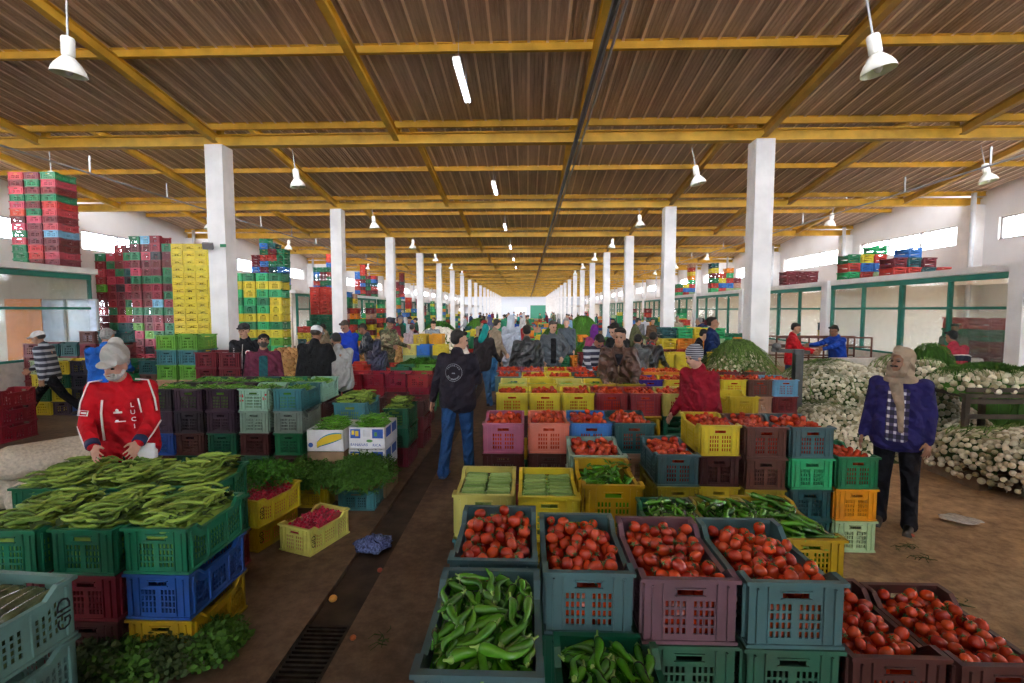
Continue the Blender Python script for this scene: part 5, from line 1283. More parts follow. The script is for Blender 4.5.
LBD = [leafblades('bean_leaf_%d' % i, LEAFD, 3, .45, 1.0, .5, i) for i in range(3)]; LBL = [leafblades('pepper_leaf_%d' % i, LEAF, 3, .4, 1.0, .4, 10 + i) for i in range(3)]
class Deposit:
    """drops little bodies made of balls one after another so that they rest on each other"""
    def __init__(s, w, l, z0, seed=0):
        s.w, s.l, s.z0, s.k = w / 2, l / 2, z0, 1.0; s.P = np.zeros((0, 3)); s.r = np.zeros(0); s.g = np.random.default_rng(seed)
    def drop(s, offs, rad, ang, tries=10, heap=0, mean=None):
        """offs: (k) positions of the balls along the body's axis"""
        best = None
        for _ in range(tries):
            a = ang() ; c, sn = math.cos(a), math.sin(a)
            ext = max(abs(offs[0]), abs(offs[-1]))
            ex = abs(c) * ext + rad[0]; ey = abs(sn) * ext + rad[0]
            mx, my = max(.0, s.w - ex * s.k), max(.0, s.l - ey * s.k)
            x, y = s.g.uniform(-mx, mx), s.g.uniform(-my, my)
            bx = x + offs * c; by = y + offs * sn
            z = (s.z0 + rad).max()
            if len(s.P):
                dx = bx[:, None] - s.P[None, :, 0]; dy = by[:, None] - s.P[None, :, 1]; R_ = rad[:, None] + s.r[None, :]; q = R_ ** 2 - dx ** 2 - dy ** 2
                zz = np.where(q > 0, s.P[None, :, 2] + np.sqrt(np.maximum(q, 0)), -9); z = max(z, zz.max())
            sc = z + heap * ((x / s.w) ** 2 + (y / s.l) ** 2)
            if best is None or sc < best[0]: best = (sc, x, y, z, a, bx, by)
        _, x, y, z, a, bx, by = best
        s.P = np.vstack([s.P, np.stack([bx, by, np.full(len(bx), z)], 1)]); s.r = np.concatenate([s.r, rad])
        return x, y, z, a

class Mass:
    """many copies gathered into one mesh"""
    def __init__(s): s.V = []; s.F = {}; s.n = 0; s.cache = {}
    def add(s, me, M):
        key = me.name
        if key not in s.cache:
            v = np.empty(len(me.vertices) * 3, np.float32); me.vertices.foreach_get('co', v); v = v.reshape(-1, 3)
            tri = {}
            for p in me.polygons: tri.setdefault(len(p.vertices), []).append(tuple(p.vertices))
            quads = []
            for k, L_ in tri.items():
                for f in L_:
                    if k == 4: quads.append(f)
                    elif k == 3: quads.append((f[0], f[1], f[2], -1))
                    else:
                        for q in range(1, k - 1): quads.append((f[0], f[q], f[q + 1], -1))
            s.cache[key] = (v, np.array(quads), me.materials[0])
        v, q, m = s.cache[key]; M = np.array(M); w = v @ M[:3, :3].T + M[:3, 3]
        s.V.append(w); qq = q.copy(); qq[q >= 0] += s.n; s.F.setdefault(m.name, [m, []])[1].append(qq); s.n += len(v)
    def build(s, name, label, cat, smooth=True, parent=None):
        if not s.V: return
        V = np.concatenate(s.V).astype(np.float32); mats = []; loops = []; starts = []; mi = []; tot = []
        pos = 0
        for k, (m, lst) in enumerate(s.F.values()):
            mats.append(m); Q = np.concatenate(lst); t = Q[:, 3] < 0
            for sel, c in ((Q[~t], 4), (Q[t][:, :3], 3)):
                if not len(sel): continue
                loops.append(sel.ravel()); starts.append(pos + np.arange(len(sel)) * c); pos += sel.size; mi.append(np.full(len(sel), k))
        me = bpy.data.meshes.new(name); me.vertices.add(len(V)); me.vertices.foreach_set('co', V.ravel())
        lp = np.concatenate(loops).astype(np.int32); st = np.concatenate(starts).astype(np.int32)
        me.loops.add(len(lp)); me.loops.foreach_set('vertex_index', lp); me.polygons.add(len(st)); me.polygons.foreach_set('loop_start', st)
        for m in mats: me.materials.append(m)
        me.polygons.foreach_set('material_index', np.concatenate(mi).astype(np.int32))
        if smooth: me.polygons.foreach_set('use_smooth', np.ones(len(st), bool))
        me.update(calc_edges=True)
        o = link(name, me, parent); tag(o, label, cat, None, 'stuff'); return o
def TRS(loc, R3, s): return Matrix.Translation(loc) @ R3.to_4x4() @ Matrix.Diagonal((*(s if hasattr(s, '__len__') else (s, s, s)), 1))
def euler(a, b, c): return Matrix.Rotation(c, 3, 'Z') @ Matrix.Rotation(b, 3, 'Y') @ Matrix.Rotation(a, 3, 'X')
def single(name, var, loc, R3, s, label, cat, group, partname=None, parts=True):
    o = link(name, var[0], None); o.matrix_world = TRS(loc, R3, s); tag(o, label, cat, group)
    if parts and var[1] is not None:
        c = link(partname, var[1], o)
    return o
MASS = {k: Mass() for k in ('tomato', 'pepper', 'bean', 'chilli', 'onion', 'radish', 'leafd', 'leaf', 'parsley', 'zuc', 'onionleaf', 'turnip', 'potato', 'twig')}
COUNT = {}
LIMIT = dict(tomato=290, pepper=285, broad_bean=280, onion=290, radish=220, cucumber=60)
DARKBED = plain('shaded_produce_bed', (.06, .05, .03), .9, .2)
def veg_fill(F, what, near):
    """returns list of (centre, rotation, size, variant) in crate coordinates"""
    w, l, h = F['w'] - .055, F['l'] - .055, F['h']; g = np.random.default_rng(int(abs(F['x'] * 731 + F['y'] * 977)) + 3)
    out = []
    if what == 'tomatoes':
        top = h - .035; depth = .085 if near else .055; D = Deposit(w, l, top - depth, int(g.integers(1e6))); n = int(w * l / .0022 * (1.35 if near else 1.0))
        for _ in range(n):
            r = g.uniform(.021, .027); x, y, z, a = D.drop(np.array([0.]), np.array([r]), lambda: 0., 10)
            out.append(((x, y, z), euler(g.uniform(-1.7, 1.7), g.uniform(-1.2, 1.2), g.uniform(0, 6)), r, int(g.integers(4))))
        return out, top - depth
    if what == 'green peppers':
        top = h - .02; D = Deposit(w, l, top - .085, int(g.integers(1e6))); D.k = .86; n = int(w * l / .00135) if near else int(w * l / .0018)
        for _ in range(n):
            L_ = g.uniform(.105, .16); rad = L_ * .105 * np.array([.9, 1, .85, .6, .35]); off = np.linspace(-.42, .42, 5) * L_
            f = 1 if g.random() < .5 else 0
            x, y, z, a = D.drop(off, rad, lambda: g.normal(PI / 2, .7) + PI * g.integers(0, 2), 12)
            out.append(((x, y, z), euler(g.uniform(-.5, .5), g.uniform(-.22, .22), a), L_, int(g.integers(6))))
        return out, top - .075
    if what in ('long green chillies', 'small green peppers', 'small leafy peppers'):
        top = h + (.0 if what == 'long green chillies' else -.03); D = Deposit(w, l, top - .06, int(g.integers(1e6))); n = int(w * l / (.0024 if what[0] == 'l' else .004))
        for _ in range(n):
            L_ = g.uniform(.11, .16); rad = L_ * .085 * np.array([1, 1, .5]); off = np.linspace(-.4, .4, 3) * L_
            x, y, z, a = D.drop(off, rad, lambda: g.uniform(0, 2 * PI), 5, heap=.03)
            out.append(((x, y, z), euler(g.uniform(-.5, .5), g.uniform(-.35, .35), a), L_, int(g.integers(4))))
        return out, top - .06
    if what == 'pale cucumbers':
        z0 = h - .075; rws = 2; per = 8; L_ = (w - .01) / 2
        for lay in range(2):
            for r_ in range(2):
                for q in range(per):
                    out.append((((r_ - .5) * (L_ + .004) + g.uniform(-.004, .004), -l / 2 + (q + .5 + .35 * lay * (1 if q < per - 1 else 0)) * l / per, z0 - .012 + lay * .040), euler(g.uniform(0,3), g.uniform(-.05, .05), g.uniform(-.12, .12) + (PI if g.random() < .5 else 0)), L_ * .96, int(g.integers(3))))
        return out, z0 - .05
    if what == 'broad beans':
        top = h + .01; D = Deposit(w + .02, l + .04, top - .07, int(g.integers(1e6))); n = int(w * l / .0011)
        for _ in range(n):
            L_ = g.uniform(.13, .19); rad = L_ * .058 * np.ones(5); off = np.linspace(-.45, .45, 5) * L_
            x, y, z, a = D.drop(off, rad, lambda: g.normal(.8, .75), 9, heap=.02)
            out.append(((x, y, z), euler(g.uniform(0, 6), g.uniform(-.15, .15), a), L_, int(g.integers(5))))
        return out, top - .07
    if what == 'radishes':
        top = h - .01; D = Deposit(w + .03, l + .03, top - .04, int(g.integers(1e6))); n = int(w * l / .00115)
        for _ in range(n):
            r = g.uniform(.0125, .017); x, y, z, a = D.drop(np.array([0.]), np.array([r]), lambda: 0., 4, heap=.05)
            out.append(((x, y, z), euler(g.uniform(-1.4, 1.4), g.uniform(-1.4, 1.4), g.uniform(0, 6)), r, 0))
        return out, top - .04
    return [], h * .6
FILLS.sort(key=lambda F: F['y'])
WK = {'tomatoes': ('tomato', TOMV, 'tomato', 'calyx', 1), 'green peppers': ('pepper', PEPV, 'pepper', 'stalk', 1), 'small leafy peppers': ('pepper', PEPV, 'pepper', 'stalk', 1),
      'broad beans': ('broad_bean', BEANV, 'bean', '', 1), 'radishes': ('radish', RADV, 'radish', 'tail', 1), 'pale cucumbers': ('cucumber', ZUCV, 'zuc', 'stalk', 1)}
NICE = {}
def fill_label(what, F, k):
    one = {'tomatoes': 'ripe plum tomato in the', 'green peppers': 'glossy green pepper in the', 'small leafy peppers': 'small green pepper in the', 'broad beans': 'broad bean pod in the', 'radishes': 'red radish in the', 'pale cucumbers': 'pale cucumber in the'}[what]
    return one + ' ' + F['nick']
nick = {}
def set_nicks():
    for o in [o for o in SC.objects if o.name.startswith('produce_crate')]:
        nick[(round(o.location.x, 2), round(o.location.y, 2), round(o.location.z, 2))] = o['label']
set_nicks()
def nickof(F):
    l = nick.get((round(F['x'], 2), round(F['y'], 2), round(F['z'] + .001, 2))) or nick.get((round(F['x'], 2), round(F['y'], 2), round(F['z'], 2))) or 'crate'
    for w_ in (' of tomatoes', ' of green peppers', ' of small leafy peppers', ' of broad beans', ' of radishes', ' of pale cucumbers', ' heaped with long glossy green peppers', ' packed with pale cucumbers', ' plastic'): l = l.replace(w_, '')
    return l
for F in FILLS:
    what = F['what']; near = F['y'] < 3.2; F['nick'] = nickof(F)
    items, base = veg_fill(F, what, near)
    a = math.radians(F['rz']); Rc = Matrix.Rotation(a, 3, 'Z')
    zb = F['z']
    # what lies deeper in the crate: a closed body of the same produce up to just below the top layers
    hw, hl = F['w'] / 2 - .03, F['l'] / 2 - .03
    key = {'tomatoes': 'tomato', 'green peppers': 'pepper', 'small leafy peppers': 'pepper', 'small green peppers': 'chilli', 'long green chillies': 'chilli', 'broad beans': 'bean', 'radishes': 'radish', 'pale cucumbers': 'zuc'}[what]
    bm_ = MB(); bm_.box(-hw, hw, -hl, hl, .014, base + .012)
    cm = {'tomato': TOM, 'pepper': PEP, 'chilli': CHI, 'bean': BEAN, 'radish': RAD, 'zuc': ZUC}[key]
    bme = bm_.mesh('bed_%s_%d_%d' % (key, int(F['x'] * 100), int(F['y'] * 100)), cm); MASS[key].add(bme, TRS((F['x'], F['y'], zb), Rc, 1)); bpy.data.meshes.remove(bme); MASS[key].cache.pop('bed_%s_%d_%d' % (key, int(F['x'] * 100), int(F['y'] * 100)), None)
    items.sort(key=lambda t: -t[0][2])
    for i, (p, R3, s, v) in enumerate(items):
        loc = Rc @ Vector(p) + Vector((F['x'], F['y'], zb)); R_ = Rc @ R3
        if what in WK:
            name, var, mk, pn, _ = WK[what]; c = COUNT.get(name, 0); cap = LIMIT[name]; vv = var[v % len(var)]
            quota = 50 if name == 'tomato' else (74 if name == 'broad_bean' else (110 if name == 'radish' else 56))
            if c < cap and i < quota and F['y'] < 5.2:
                single(name, vv, loc, R_, s, fill_label(what, F, i), name.replace('_', ' ').replace('broad ', ''), 'produce in the ' + F['nick'], pn, name not in ('broad_bean',) and (F['y'] < 3.3 or name == 'radish'))
                COUNT[name] = c + 1; continue
            MASS[mk].add(vv[0], TRS(loc, R_, s))
            if vv[1] is not None and F['y'] < 3.3: MASS[mk].add(vv[1], TRS(loc, R_, s))
        else: MASS['chilli'].add(CHIV[v % 4][0], TRS(loc, R_, s)); MASS['chilli'].add(CHIV[v % 4][1], TRS(loc, R_, s))
    # leaves tangled among the beans
    if what == 'broad beans':
        g = R
        for _ in range(48 if F['y'] < 3.2 else 36):
            p = Rc @ Vector((g.uniform(-hw, hw), g.uniform(-hl, hl), F['h'] + .01 + g.uniform(-.02, .03))) + Vector((F['x'], F['y'], zb))
            MASS['leafd'].add(LBD[g.randint(0, 2)], TRS(p, euler(g.uniform(-.5, .5), g.uniform(-.5, .5), g.uniform(0, 6)), g.uniform(.04, .08)))
    if what == 'small leafy peppers':
        for _ in range(16):
            p = Vector((R.uniform(-hw, hw), R.uniform(-hl, hl), F['h'] - .0)) + Vector((F['x'], F['y'], zb)); MASS['leaf'].add(LBL[R.randint(0, 2)], TRS(p, euler(R.uniform(-.5, .5), R.uniform(-.5, .5), R.uniform(0, 6)), R.uniform(.05, .08)))
print('COUNT', COUNT)
# ------------------------------------------------------------------ heaps, greens and the other things
def place_on_hill(mass, var, name, hf, x0, x1, y0, y1, n, rad, label, cat, group, indiv, lift=.4, seed=0, partname='roots', need=None, up=.8, minz=.02, parts=False):
    """bodies strewn over the surface z = hf(x, y), the ones facing the camera first as objects of their own"""
    g = random.Random(seed); pts = []; cell = {}; tries = 0
    while len(pts) < n and tries < n * 12:
        tries += 1; x, y = g.uniform(x0, x1), g.uniform(y0, y1); z = hf(x, y)
        if z < minz: continue
        e = .03; gx = (hf(x + e, y) - hf(x - e, y)) / (2 * e); gy = (hf(x, y + e) - hf(x, y - e)) / (2 * e)
        gx = max(-3, min(3, gx)); gy = max(-3, min(3, gy)); nn = Vector((-gx, -gy, 1)).normalized(); p = Vector((x, y, z)) + nn * rad * lift
        k = (int(p.x / rad / 1.5), int(p.y / rad / 1.5), int(p.z / rad / 1.5)); ok = True
        for a in (-1, 0, 1):
            for b in (-1, 0, 1):
                for c in (-1, 0, 1):
                    for q in cell.get((k[0] + a, k[1] + b, k[2] + c), ()):
                        if (q - p).length < rad * 1.45: ok = False
        if not ok: continue
        cell.setdefault(k, []).append(p); pts.append((p, nn))
    eye = Vector((0, 0, CAMH))
    pts.sort(key=lambda t: (t[0] - eye).length - .6 * t[1].dot((eye - t[0]).normalized()))
    for i, (p, nn) in enumerate(pts):
        q = Vector((0, 0, 1)).rotation_difference((-nn + Vector((g.uniform(-up, up), g.uniform(-up, up), g.uniform(-up, up)))).normalized()).to_matrix()
        s = rad * g.uniform(.8, 1.15)
        if i < indiv: single(name, var, p, q, s, label, cat, group, partname, parts)
        else: MASS[mass].add(var[0], TRS(p, q, s))
    return len(pts)
def hill_mesh(name, hf, x0, x1, y0, y1, m, step=.06, jit=.015, label=None, cat=None, kind='stuff', floor_=0, steep=False):
    nx = max(2, int((x1 - x0) / step)); ny = max(2, int((y1 - y0) / step)); mb = MB(); g = random.Random(4)
    for j in range(ny + 1):
        for i in range(nx + 1):
            x = x0 + (x1 - x0) * i / nx; y = y0 + (y1 - y0) * j / ny; z = hf(x, y); mb.v.append((x, y, max(.0, z - .0 + (g.uniform(-jit, jit) if z > .05 else 0))))
    for j in range(ny):
        for i in range(nx):
            a = j * (nx + 1) + i
            if (min if steep else max)(mb.v[q][2] for q in (a, a + 1, a + nx + 2, a + nx + 1)) > floor_ + .012: mb.f.append((a, a + 1, a + nx + 2, a + nx + 1)); mb.m.append(0)
    o = mb.build(name, m, None, True)
    if label: tag(o, label, cat, None, kind)
    return o
def bump(cx, cy, rx, ry, h, p=2.0, q=1.0):
    def f(x, y):
        d = abs((x - cx) / rx) ** p + abs((y - cy) / ry) ** p
        return h * (1 - d) ** q if d < 1 else 0
    return f
def fmax(*fs): return lambda x, y: max(f(x, y) for f in fs)
ONBED = plain('onion_leaf_bed', '3e5424', .8, .35, 26, bump=.8)
# the big onion heap
h1 = fmax(bump(5.6, 8.95, 1.1, 1.15, 1.1, 2.6, .7), bump(6.2, 8.2, 1.2, 1.2, .75, 2.4, .7), bump(7.0, 9.0, .75, .9, 1.2, 3, .6), bump(5.2, 7.2, .9, .6, .35, 2.4, .7), bump(4.9, 8.0, .95, .95, .5, 2.4, .7))
hill_mesh('onion_heap', h1, 3.7, 7.8, 6.5, 11.0, ONBED, label='bed of onion leaves under the big heap of white onions', cat='onion leaves')
place_on_hill('onion', ONIV[0], 'onion', h1, 3.8, 7.7, 6.5, 9.9, 3200, .036, 'white bulb onion on the near slope of the big heap', 'onion', 'white onions on the big heap', 60, seed=1)
# onions on pallets at the side of the dusty floor
hp = fmax(bump(6.35, 5.72, 1.15, .68, .62, 3.6, .4), bump(5.6, 6.05, .45, .42, .55, 3.4, .4), bump(7.2, 5.6, .9, .75, .68, 3, .45))
def hpal(x, y): z = hp(x, y); return z
hill_mesh('onion_heap', lambda x, y: max(.0, hpal(x, y)), 4.2, 8.0, 4.9, 7.0, ONBED, label='bed of onion leaves heaped on the pallets', cat='onion leaves', floor_=.13, steep=True)
place_on_hill('onion', ONIV[0], 'onion', hpal, 4.2, 8.0, 5.0, 6.6, 1900, .036, 'white bulb onion in the heap on the pallets', 'onion', 'white onions on the pallets', 150, seed=2, minz=.1)
# column of bunches beside the onion rack
hc = fmax(bump(6.12, 7.55, .33, .3, 1.27, 3.5, .4), bump(5.75, 7.6, .6, .35, .8, 3, .5))
hill_mesh('onion_heap', hc, 5.7, 7.0, 6.8, 7.9, ONBED, label='bed of onion leaves in the tall pile behind the headscarf person', cat='onion leaves')
place_on_hill('onion', ONIV[0], 'onion', hc, 5.1, 7.0, 7.1, 7.8, 600, .036, 'white bulb onion in the tall pile behind the headscarf person', 'onion', 'white onions in the tall pile', 40, seed=3)
# pallets
WOOD = plain('pallet_wood', (.24, .17, .11), .85, .25, 6)
def pallet(x, y, rz, label):
    root = empty('pallet', (x, y, 0), math.radians(rz)); tag(root, label, 'pallet', 'pallets under the onions')
    for i in range(5):
        b = MB(); b.box(-.6, .6, -.42 + i * .185, -.32 + i * .185, .12, .14); b.build('board', WOOD, root)
    for i in range(3):
        b = MB(); b.box(-.6 + i * .55, -.5 + i * .55, -.42, .42, 0, .12); b.build('bearer', WOOD, root)
for (x, y, rz, l) in ((5.78, 6.0, 0, 'wooden pallet under onions, end near the headscarf person'), (6.1, 5.14, 0, 'wooden pallet under the middle of the onion heap'), (7.4, 5.2, 0, 'wooden pallet under the outer end of the onion heap')): pallet(x, y, rz, l)
# onion rack: wooden crate frame with onions and fennel greens on top
RX, RY, RZH = 5.85, 6.45, .98
root = empty('onion_rack', (RX + .75, RY + .35, 0)); tag(root, 'dark wooden slatted rack holding white onions and greens', 'rack')
DW = plain('dark_wood', (.07, .055, .04), .8, .2, 5)
for sx in (-.85, 0, .85):
    for sy in (-.35, .35):
        b = MB(); b.box(sx - .03, sx + .03, sy - .03, sy + .03, 0, RZH - .05); b.build('leg', DW, root)
for zz in (.25, .45, .65, .85, 1.0):
    b = MB(); b.box(-.88, .88, -.385, -.365, zz, zz + .06); b.build('slat', DW, root)
b = MB(); b.box(-.9, .9, -.4, .4, RZH - .05, RZH); b.build('top_board', DW, root)
hr = lambda x, y: RZH + fmax(bump(6.15, 6.8, .5, .36, .24, 3, .5), bump(6.95, 6.8, .5, .36, .22, 3, .5))(x, y)
n_ = place_on_hill('onion', ONIV[0], 'onion', lambda x, y: hr(x, y) if hr(x, y) > RZH + .01 else 0, 5.65, 7.45, 6.42, 7.15, 260, .040, 'pale bulb onion on top of the slatted rack', 'onion', 'onions on the slatted rack', 40, seed=5, minz=RZH)
hill_mesh('greens', lambda x, y: hr(x, y) - .01, 5.66, 7.44, 6.44, 7.14, PARS, label='fennel greens lying on the onion rack', cat='greens', floor_=.9, steep=True)
# leafy stalks over the heaps
def blade_patch(mass, hf, x0, x1, y0, y1, n, ln, w, dirx, seed, m, spread=.5, lift=.03):
    g = random.Random(seed)
    for _ in range(n):
        x, y = g.uniform(x0, x1), g.uniform(y0, y1); z = hf(x, y)
        if z < .05: continue
        a = dirx + g.gauss(0, spread); l = ln * g.uniform(.6, 1.2); mb = MB(); d = Vector((math.cos(a), math.sin(a), 0)); s = Vector((-d.y, d.x, 0)) * w
        vs = []; N_ = 5
        for i in range(N_ + 1):
            t = i / N_; px, py = x + d.x * l * t, y + d.y * l * t; zz = max(hf(px, py), z - .25 * t) + lift + .05 * math.sin(PI * t) * g.uniform(.3, 1.3)
            k = 1 - .8 * t; vs += [Vector((px, py, zz)) - s * k / 2, Vector((px, py, zz + .004)) + s * k / 2]
        mb.add(vs, [(2*i, 2*i+1, 2*i+3, 2*i+2) for i in range(N_)])
        nm = 'bl'; me = mb.mesh(nm, m); MASS[mass].add(me, Matrix.Identity(4)); MASS[mass].cache.clear(); bpy.data.meshes.remove(me)
blade_patch('onionleaf', h1, 4.2, 5.6, 7.6, 9.2, 500, .42, .016, 2.6, 1, ONIT)
blade_patch('onionleaf', h1, 4.8, 7.3, 8.9, 10.0, 500, .40, .016, .4, 2, ONIT)
blade_patch('onionleaf', hp, 4.3, 7.8, 5.9, 6.7, 420, .36, .014, .3, 3, ONIT)
blade_patch('onionleaf', hc, 5.8, 6.9, 7.2, 7.8, 160, .35, .014, 1.2, 4, ONIT)
blade_patch('parsley', hr, 5.7, 7.4, 6.6, 7.1, 700, .16, .012, 1.5, 5, PARS, 2.5, .05)
# dark greens behind the rack and in front of the man in the red and navy jacket
hg = lambda x, y: fmax(bump(7.6, 8.2, .8, .35, 1.12, 3, .4), bump(6.55, 8.0, .38, .3, 1.45, 3, .4))(x, y)
hill_mesh('greens', hg, 6.1, 8.5, 7.6, 8.6, PARS, .05, .05, 'dark leafy greens piled behind the onion rack', 'greens')
blade_patch('parsley', hg, 6.2, 8.4, 7.7, 8.4, 1600, .14, .012, 1, 7, PARS, 3, .04)
# stall of green onions by the pillar
hgo = lambda x, y: fmax(bump(3.78, 8.75, .6, .48, 1.45, 2.6, .45))(x, y)
hill_mesh('onion_heap', hgo, 3.1, 4.5, 8.2, 9.3, ONBED, label='heap of green onion leaves beside the near pillar', cat='onion leaves')
place_on_hill('onion', ONIV[0], 'onion', hgo, 3.2, 4.4, 8.25, 8.9, 330, .036, 'small white onion bulb in the green onion heap', 'onion', 'onions in the green onion heap', 0, seed=9, minz=.8)
blade_patch('onionleaf', hgo, 3.25, 4.25, 8.3, 9.1, 1700, .34, .018, 1.2, 6, ONIT, 2.2, .05)
# --- far heaps on the left
def farheap(cx, cy, rx, ry, h, mass, var, rad, n, m, nm, lab, cat, seed):
    f = bump(cx, cy, rx, ry, h, 2.4, .6); hill_mesh(nm, f, cx - rx, cx + rx, cy - ry, cy + ry, m, .12, .02, lab, cat)
    place_on_hill(mass, var, 'x', f, cx - rx, cx + rx, cy - ry, cy + ry * .3, n, rad, '', '', '', 0, seed=seed)
TURNV = (TOMV[0][0].copy(), None); TURNV[0].materials[0] = TURN; POTV = (TOMV[1][0].copy(), None); POTV[0].materials[0] = ROOT
TURNV[0].name = 'turnip'; POTV[0].name = 'potato'
farheap(-2.85, 15.6, 1.0, .9, 1.45, 'turnip', TURNV, .055, 420, PARS, 'greens', 'leaves under the heap of white turnips', 'greens', 11)
farheap(-4.6, 16.0, .9, .9, 1.2, 'potato', POTV, .05, 420, ROOT, 'potato_heap', 'heap of yellow potatoes by the camouflage jacket', 'potatoes', 12)
farheap(-6.0, 14.2, 1.3, .9, 1.0, 'potato', POTV, .05, 420, ROOT, 'potato_heap', 'heap of brown roots behind the black sweater man', 'potatoes', 13)
farheap(-5.5, 10.9, .9, .5, 1.15, 'potato', POTV, .05, 300, ROOT, 'potato_heap', 'heap of orange onions beyond the two capped men', 'onions', 14)
for i, (x, y, h, nm) in enumerate(((-4.0, 22, 1.5, 'greens heaped beyond the turnips'), (1.4, 21, 1.4, 'greens heaped on the far stall in mid aisle'), (3.1, 27, 1.7, 'tall dark greens beside a far pillar'), (-3.0, 30, 1.5, 'greens heaped far along the aisle'), (2.2, 14.5, 1.2, 'green cabbages behind the purple headscarf'), (-2.4, 11.0, .9, 'low heap of greens behind the green crates'))):
    f = bump(x, y, 1.0, .8, h, 2.4, .6); hill_mesh('greens', f, x - 1, x + 1, y - .8, y + .8, PARS, .07, .09, nm, 'greens'); blade_patch('leaf', f, x - .9, x + .9, y - .7, y + .7, 260, .25, .05, 1, 40 + i, LEAF, 3, .03)

# --- parsley crate and bunches near the drain
px_, py_ = on_h(355, 491, .215); py_ += .27
qx_, qy_ = on_h(309, 489, .21); qy_ += .27
fp = lambda x, y: fmax(lambda a, b: .16 + bump(px_, py_, .30, .36, .28, 3, .5)(a, b) if bump(px_, py_, .30, .36, .28, 3, .5)(a, b) > 0 else 0, lambda a, b: .16 + bump(qx_ - .02, qy_ + .05, .32, .40, .22, 3, .5)(a, b) if bump(qx_ - .02, qy_ + .05, .32, .40, .22, 3, .5)(a, b) > 0 else 0)(x, y)
hill_mesh('parsley', fp, qx_ - .35, px_ + .31, py_ - .37, py_ + .45, PARS, .03, .03, 'green parsley heaped over the blue crate by the drain', 'parsley', steep=True)
def sprigs(hf, x0, x1, y0, y1, n, seed, ln=.10, m=PARS, mass='parsley', minz=.1):
    g = random.Random(seed); V = []; F = []
    for _ in range(n):
        x, y = g.uniform(x0, x1), g.uniform(y0, y1); z = hf(x, y)
        if z < minz: continue
        o = Vector((x, y, z)); d = Vector((g.uniform(-1, 1), g.uniform(-1, 1), g.uniform(.2, 1.2))).normalized(); tip = o + d * ln * g.uniform(.5, 1.2)
        s = d.cross(Vector((g.uniform(-1, 1), g.uniform(-1, 1), .3))).normalized()
        b = len(V); V += [o - s * .002, o + s * .002, tip + s * .002, tip - s * .002]; F.append((b, b+1, b+2, b+3))
        for _k in range(3):
            l = Vector((g.uniform(-1, 1), g.uniform(-1, 1), g.uniform(-.4, .8))).normalized(); r2 = l.cross(d).normalized(); c = o.lerp(tip, g.uniform(.5, 1)); w = ln * .17
            b = len(V); V += [c, c + l * w + r2 * w * .6, c + l * w * 1.9, c + l * w - r2 * w * .6]; F.append((b, b+1, b+2, b+3))
    mb = MB(); mb.v = [tuple(v) for v in V]; mb.f = F; mb.m = [0] * len(F); me = mb.mesh('sprig%d' % seed, m); MASS[mass].add(me, Matrix.Identity(4)); MASS[mass].cache.clear()
sprigs(fp, qx_ - .35, px_ + .31, py_ - .37, py_ + .45, 5200, 1)
# radish leaves on the raised crate
xr, yr = on_h(243, 500, .48)
fr_ = bump(xr - .05, yr + .40, .24, .24, .13, 2.5, .6); sprigs(lambda x, y: .46 + fr_(x, y) if fr_(x, y) > 0 else 0, xr - .3, xr + .25, yr + .1, yr + .65, 1100, 2, .11, LEAF, 'leaf')
# greens dropped on the floor before the bean stall
for i, (px, py, rx) in enumerate(((135, 672, .20), (175, 664, .16), (215, 652, .12), (100, 676, .16))):
    x, y = on_h(px, py, 0); y = min(y, 2.72); ff_ = bump(x, y, rx, .13, .07, 2, .7); sprigs(ff_, x - rx, x + rx, y - .14, y + .14, 1300, 10 + i, .13, LEAFD if i % 2 else PARS, 'parsley', .005)
# wilted twigs on the dusty floor
for i, (px, py) in enumerate(((940, 598), (958, 603), (925, 560), (905, 548), (395, 445), (385, 640))):
    x, y = on_h(px, py, 0); g = random.Random(i + 60)
    for _ in range(10):
        mb = MB(); a = g.uniform(0, 6); l = g.uniform(.04, .11); xx, yy = x + g.gauss(0, .05), y + g.gauss(0, .03)
        mb.tube([(xx, yy, .006), (xx + l * .5 * math.cos(a), yy + l * .5 * math.sin(a), .014), (xx + l * math.cos(a + .5), yy + l * math.sin(a + .5), .006)], [.003, .003, .002], 4)
        me = mb.mesh('tw', LEAFD); MASS['twig'].add(me, Matrix.Identity(4)); MASS['twig'].cache.clear(); bpy.data.meshes.remove(me)

for k, (nm, lab, cat) in dict(tomato=('tomatoes', 'red tomatoes filling the crates beyond and beneath the top ones', 'tomatoes'), pepper=('peppers', 'green peppers filling the crates under the top layer', 'peppers'),
        bean=('broad_beans', 'broad bean pods filling the bean crates', 'beans'), chilli=('chillies', 'long green chillies heaped over the pepper wall', 'chillies'), onion=('onions', 'white bulb onions making up the heaps', 'onions'),
        radish=('radishes', 'red radishes filling the radish crates', 'radishes'), leafd=('bean_leaves', 'wilted dark leaves among the broad beans', 'leaves'), leaf=('leaves', 'fresh green leaves among peppers and radishes', 'leaves'),
        parsley=('parsley_sprigs', 'sprigs of parsley and fennel on the heaps', 'parsley'), zuc=('cucumber_layer', 'lower layers of cucumbers in their two crates', 'cucumbers'), onionleaf=('onion_leaves', 'long green onion leaves over the heaps', 'onion leaves'),
        turnip=('turnips', 'white turnips on the heap behind the seated men', 'turnips'), potato=('potatoes', 'yellow potatoes and onions on the far heaps', 'potatoes'), twig=('twigs', 'wilted twigs trodden on the floor', 'twigs')).items(): MASS[k].build(nm, lab, cat)

# --- crate of wrapped cucumbers at the front left, turned
cx_, cy_ = on_h(77.5, 574.5, .82)
rzc = -4
aa = math.radians(rzc)
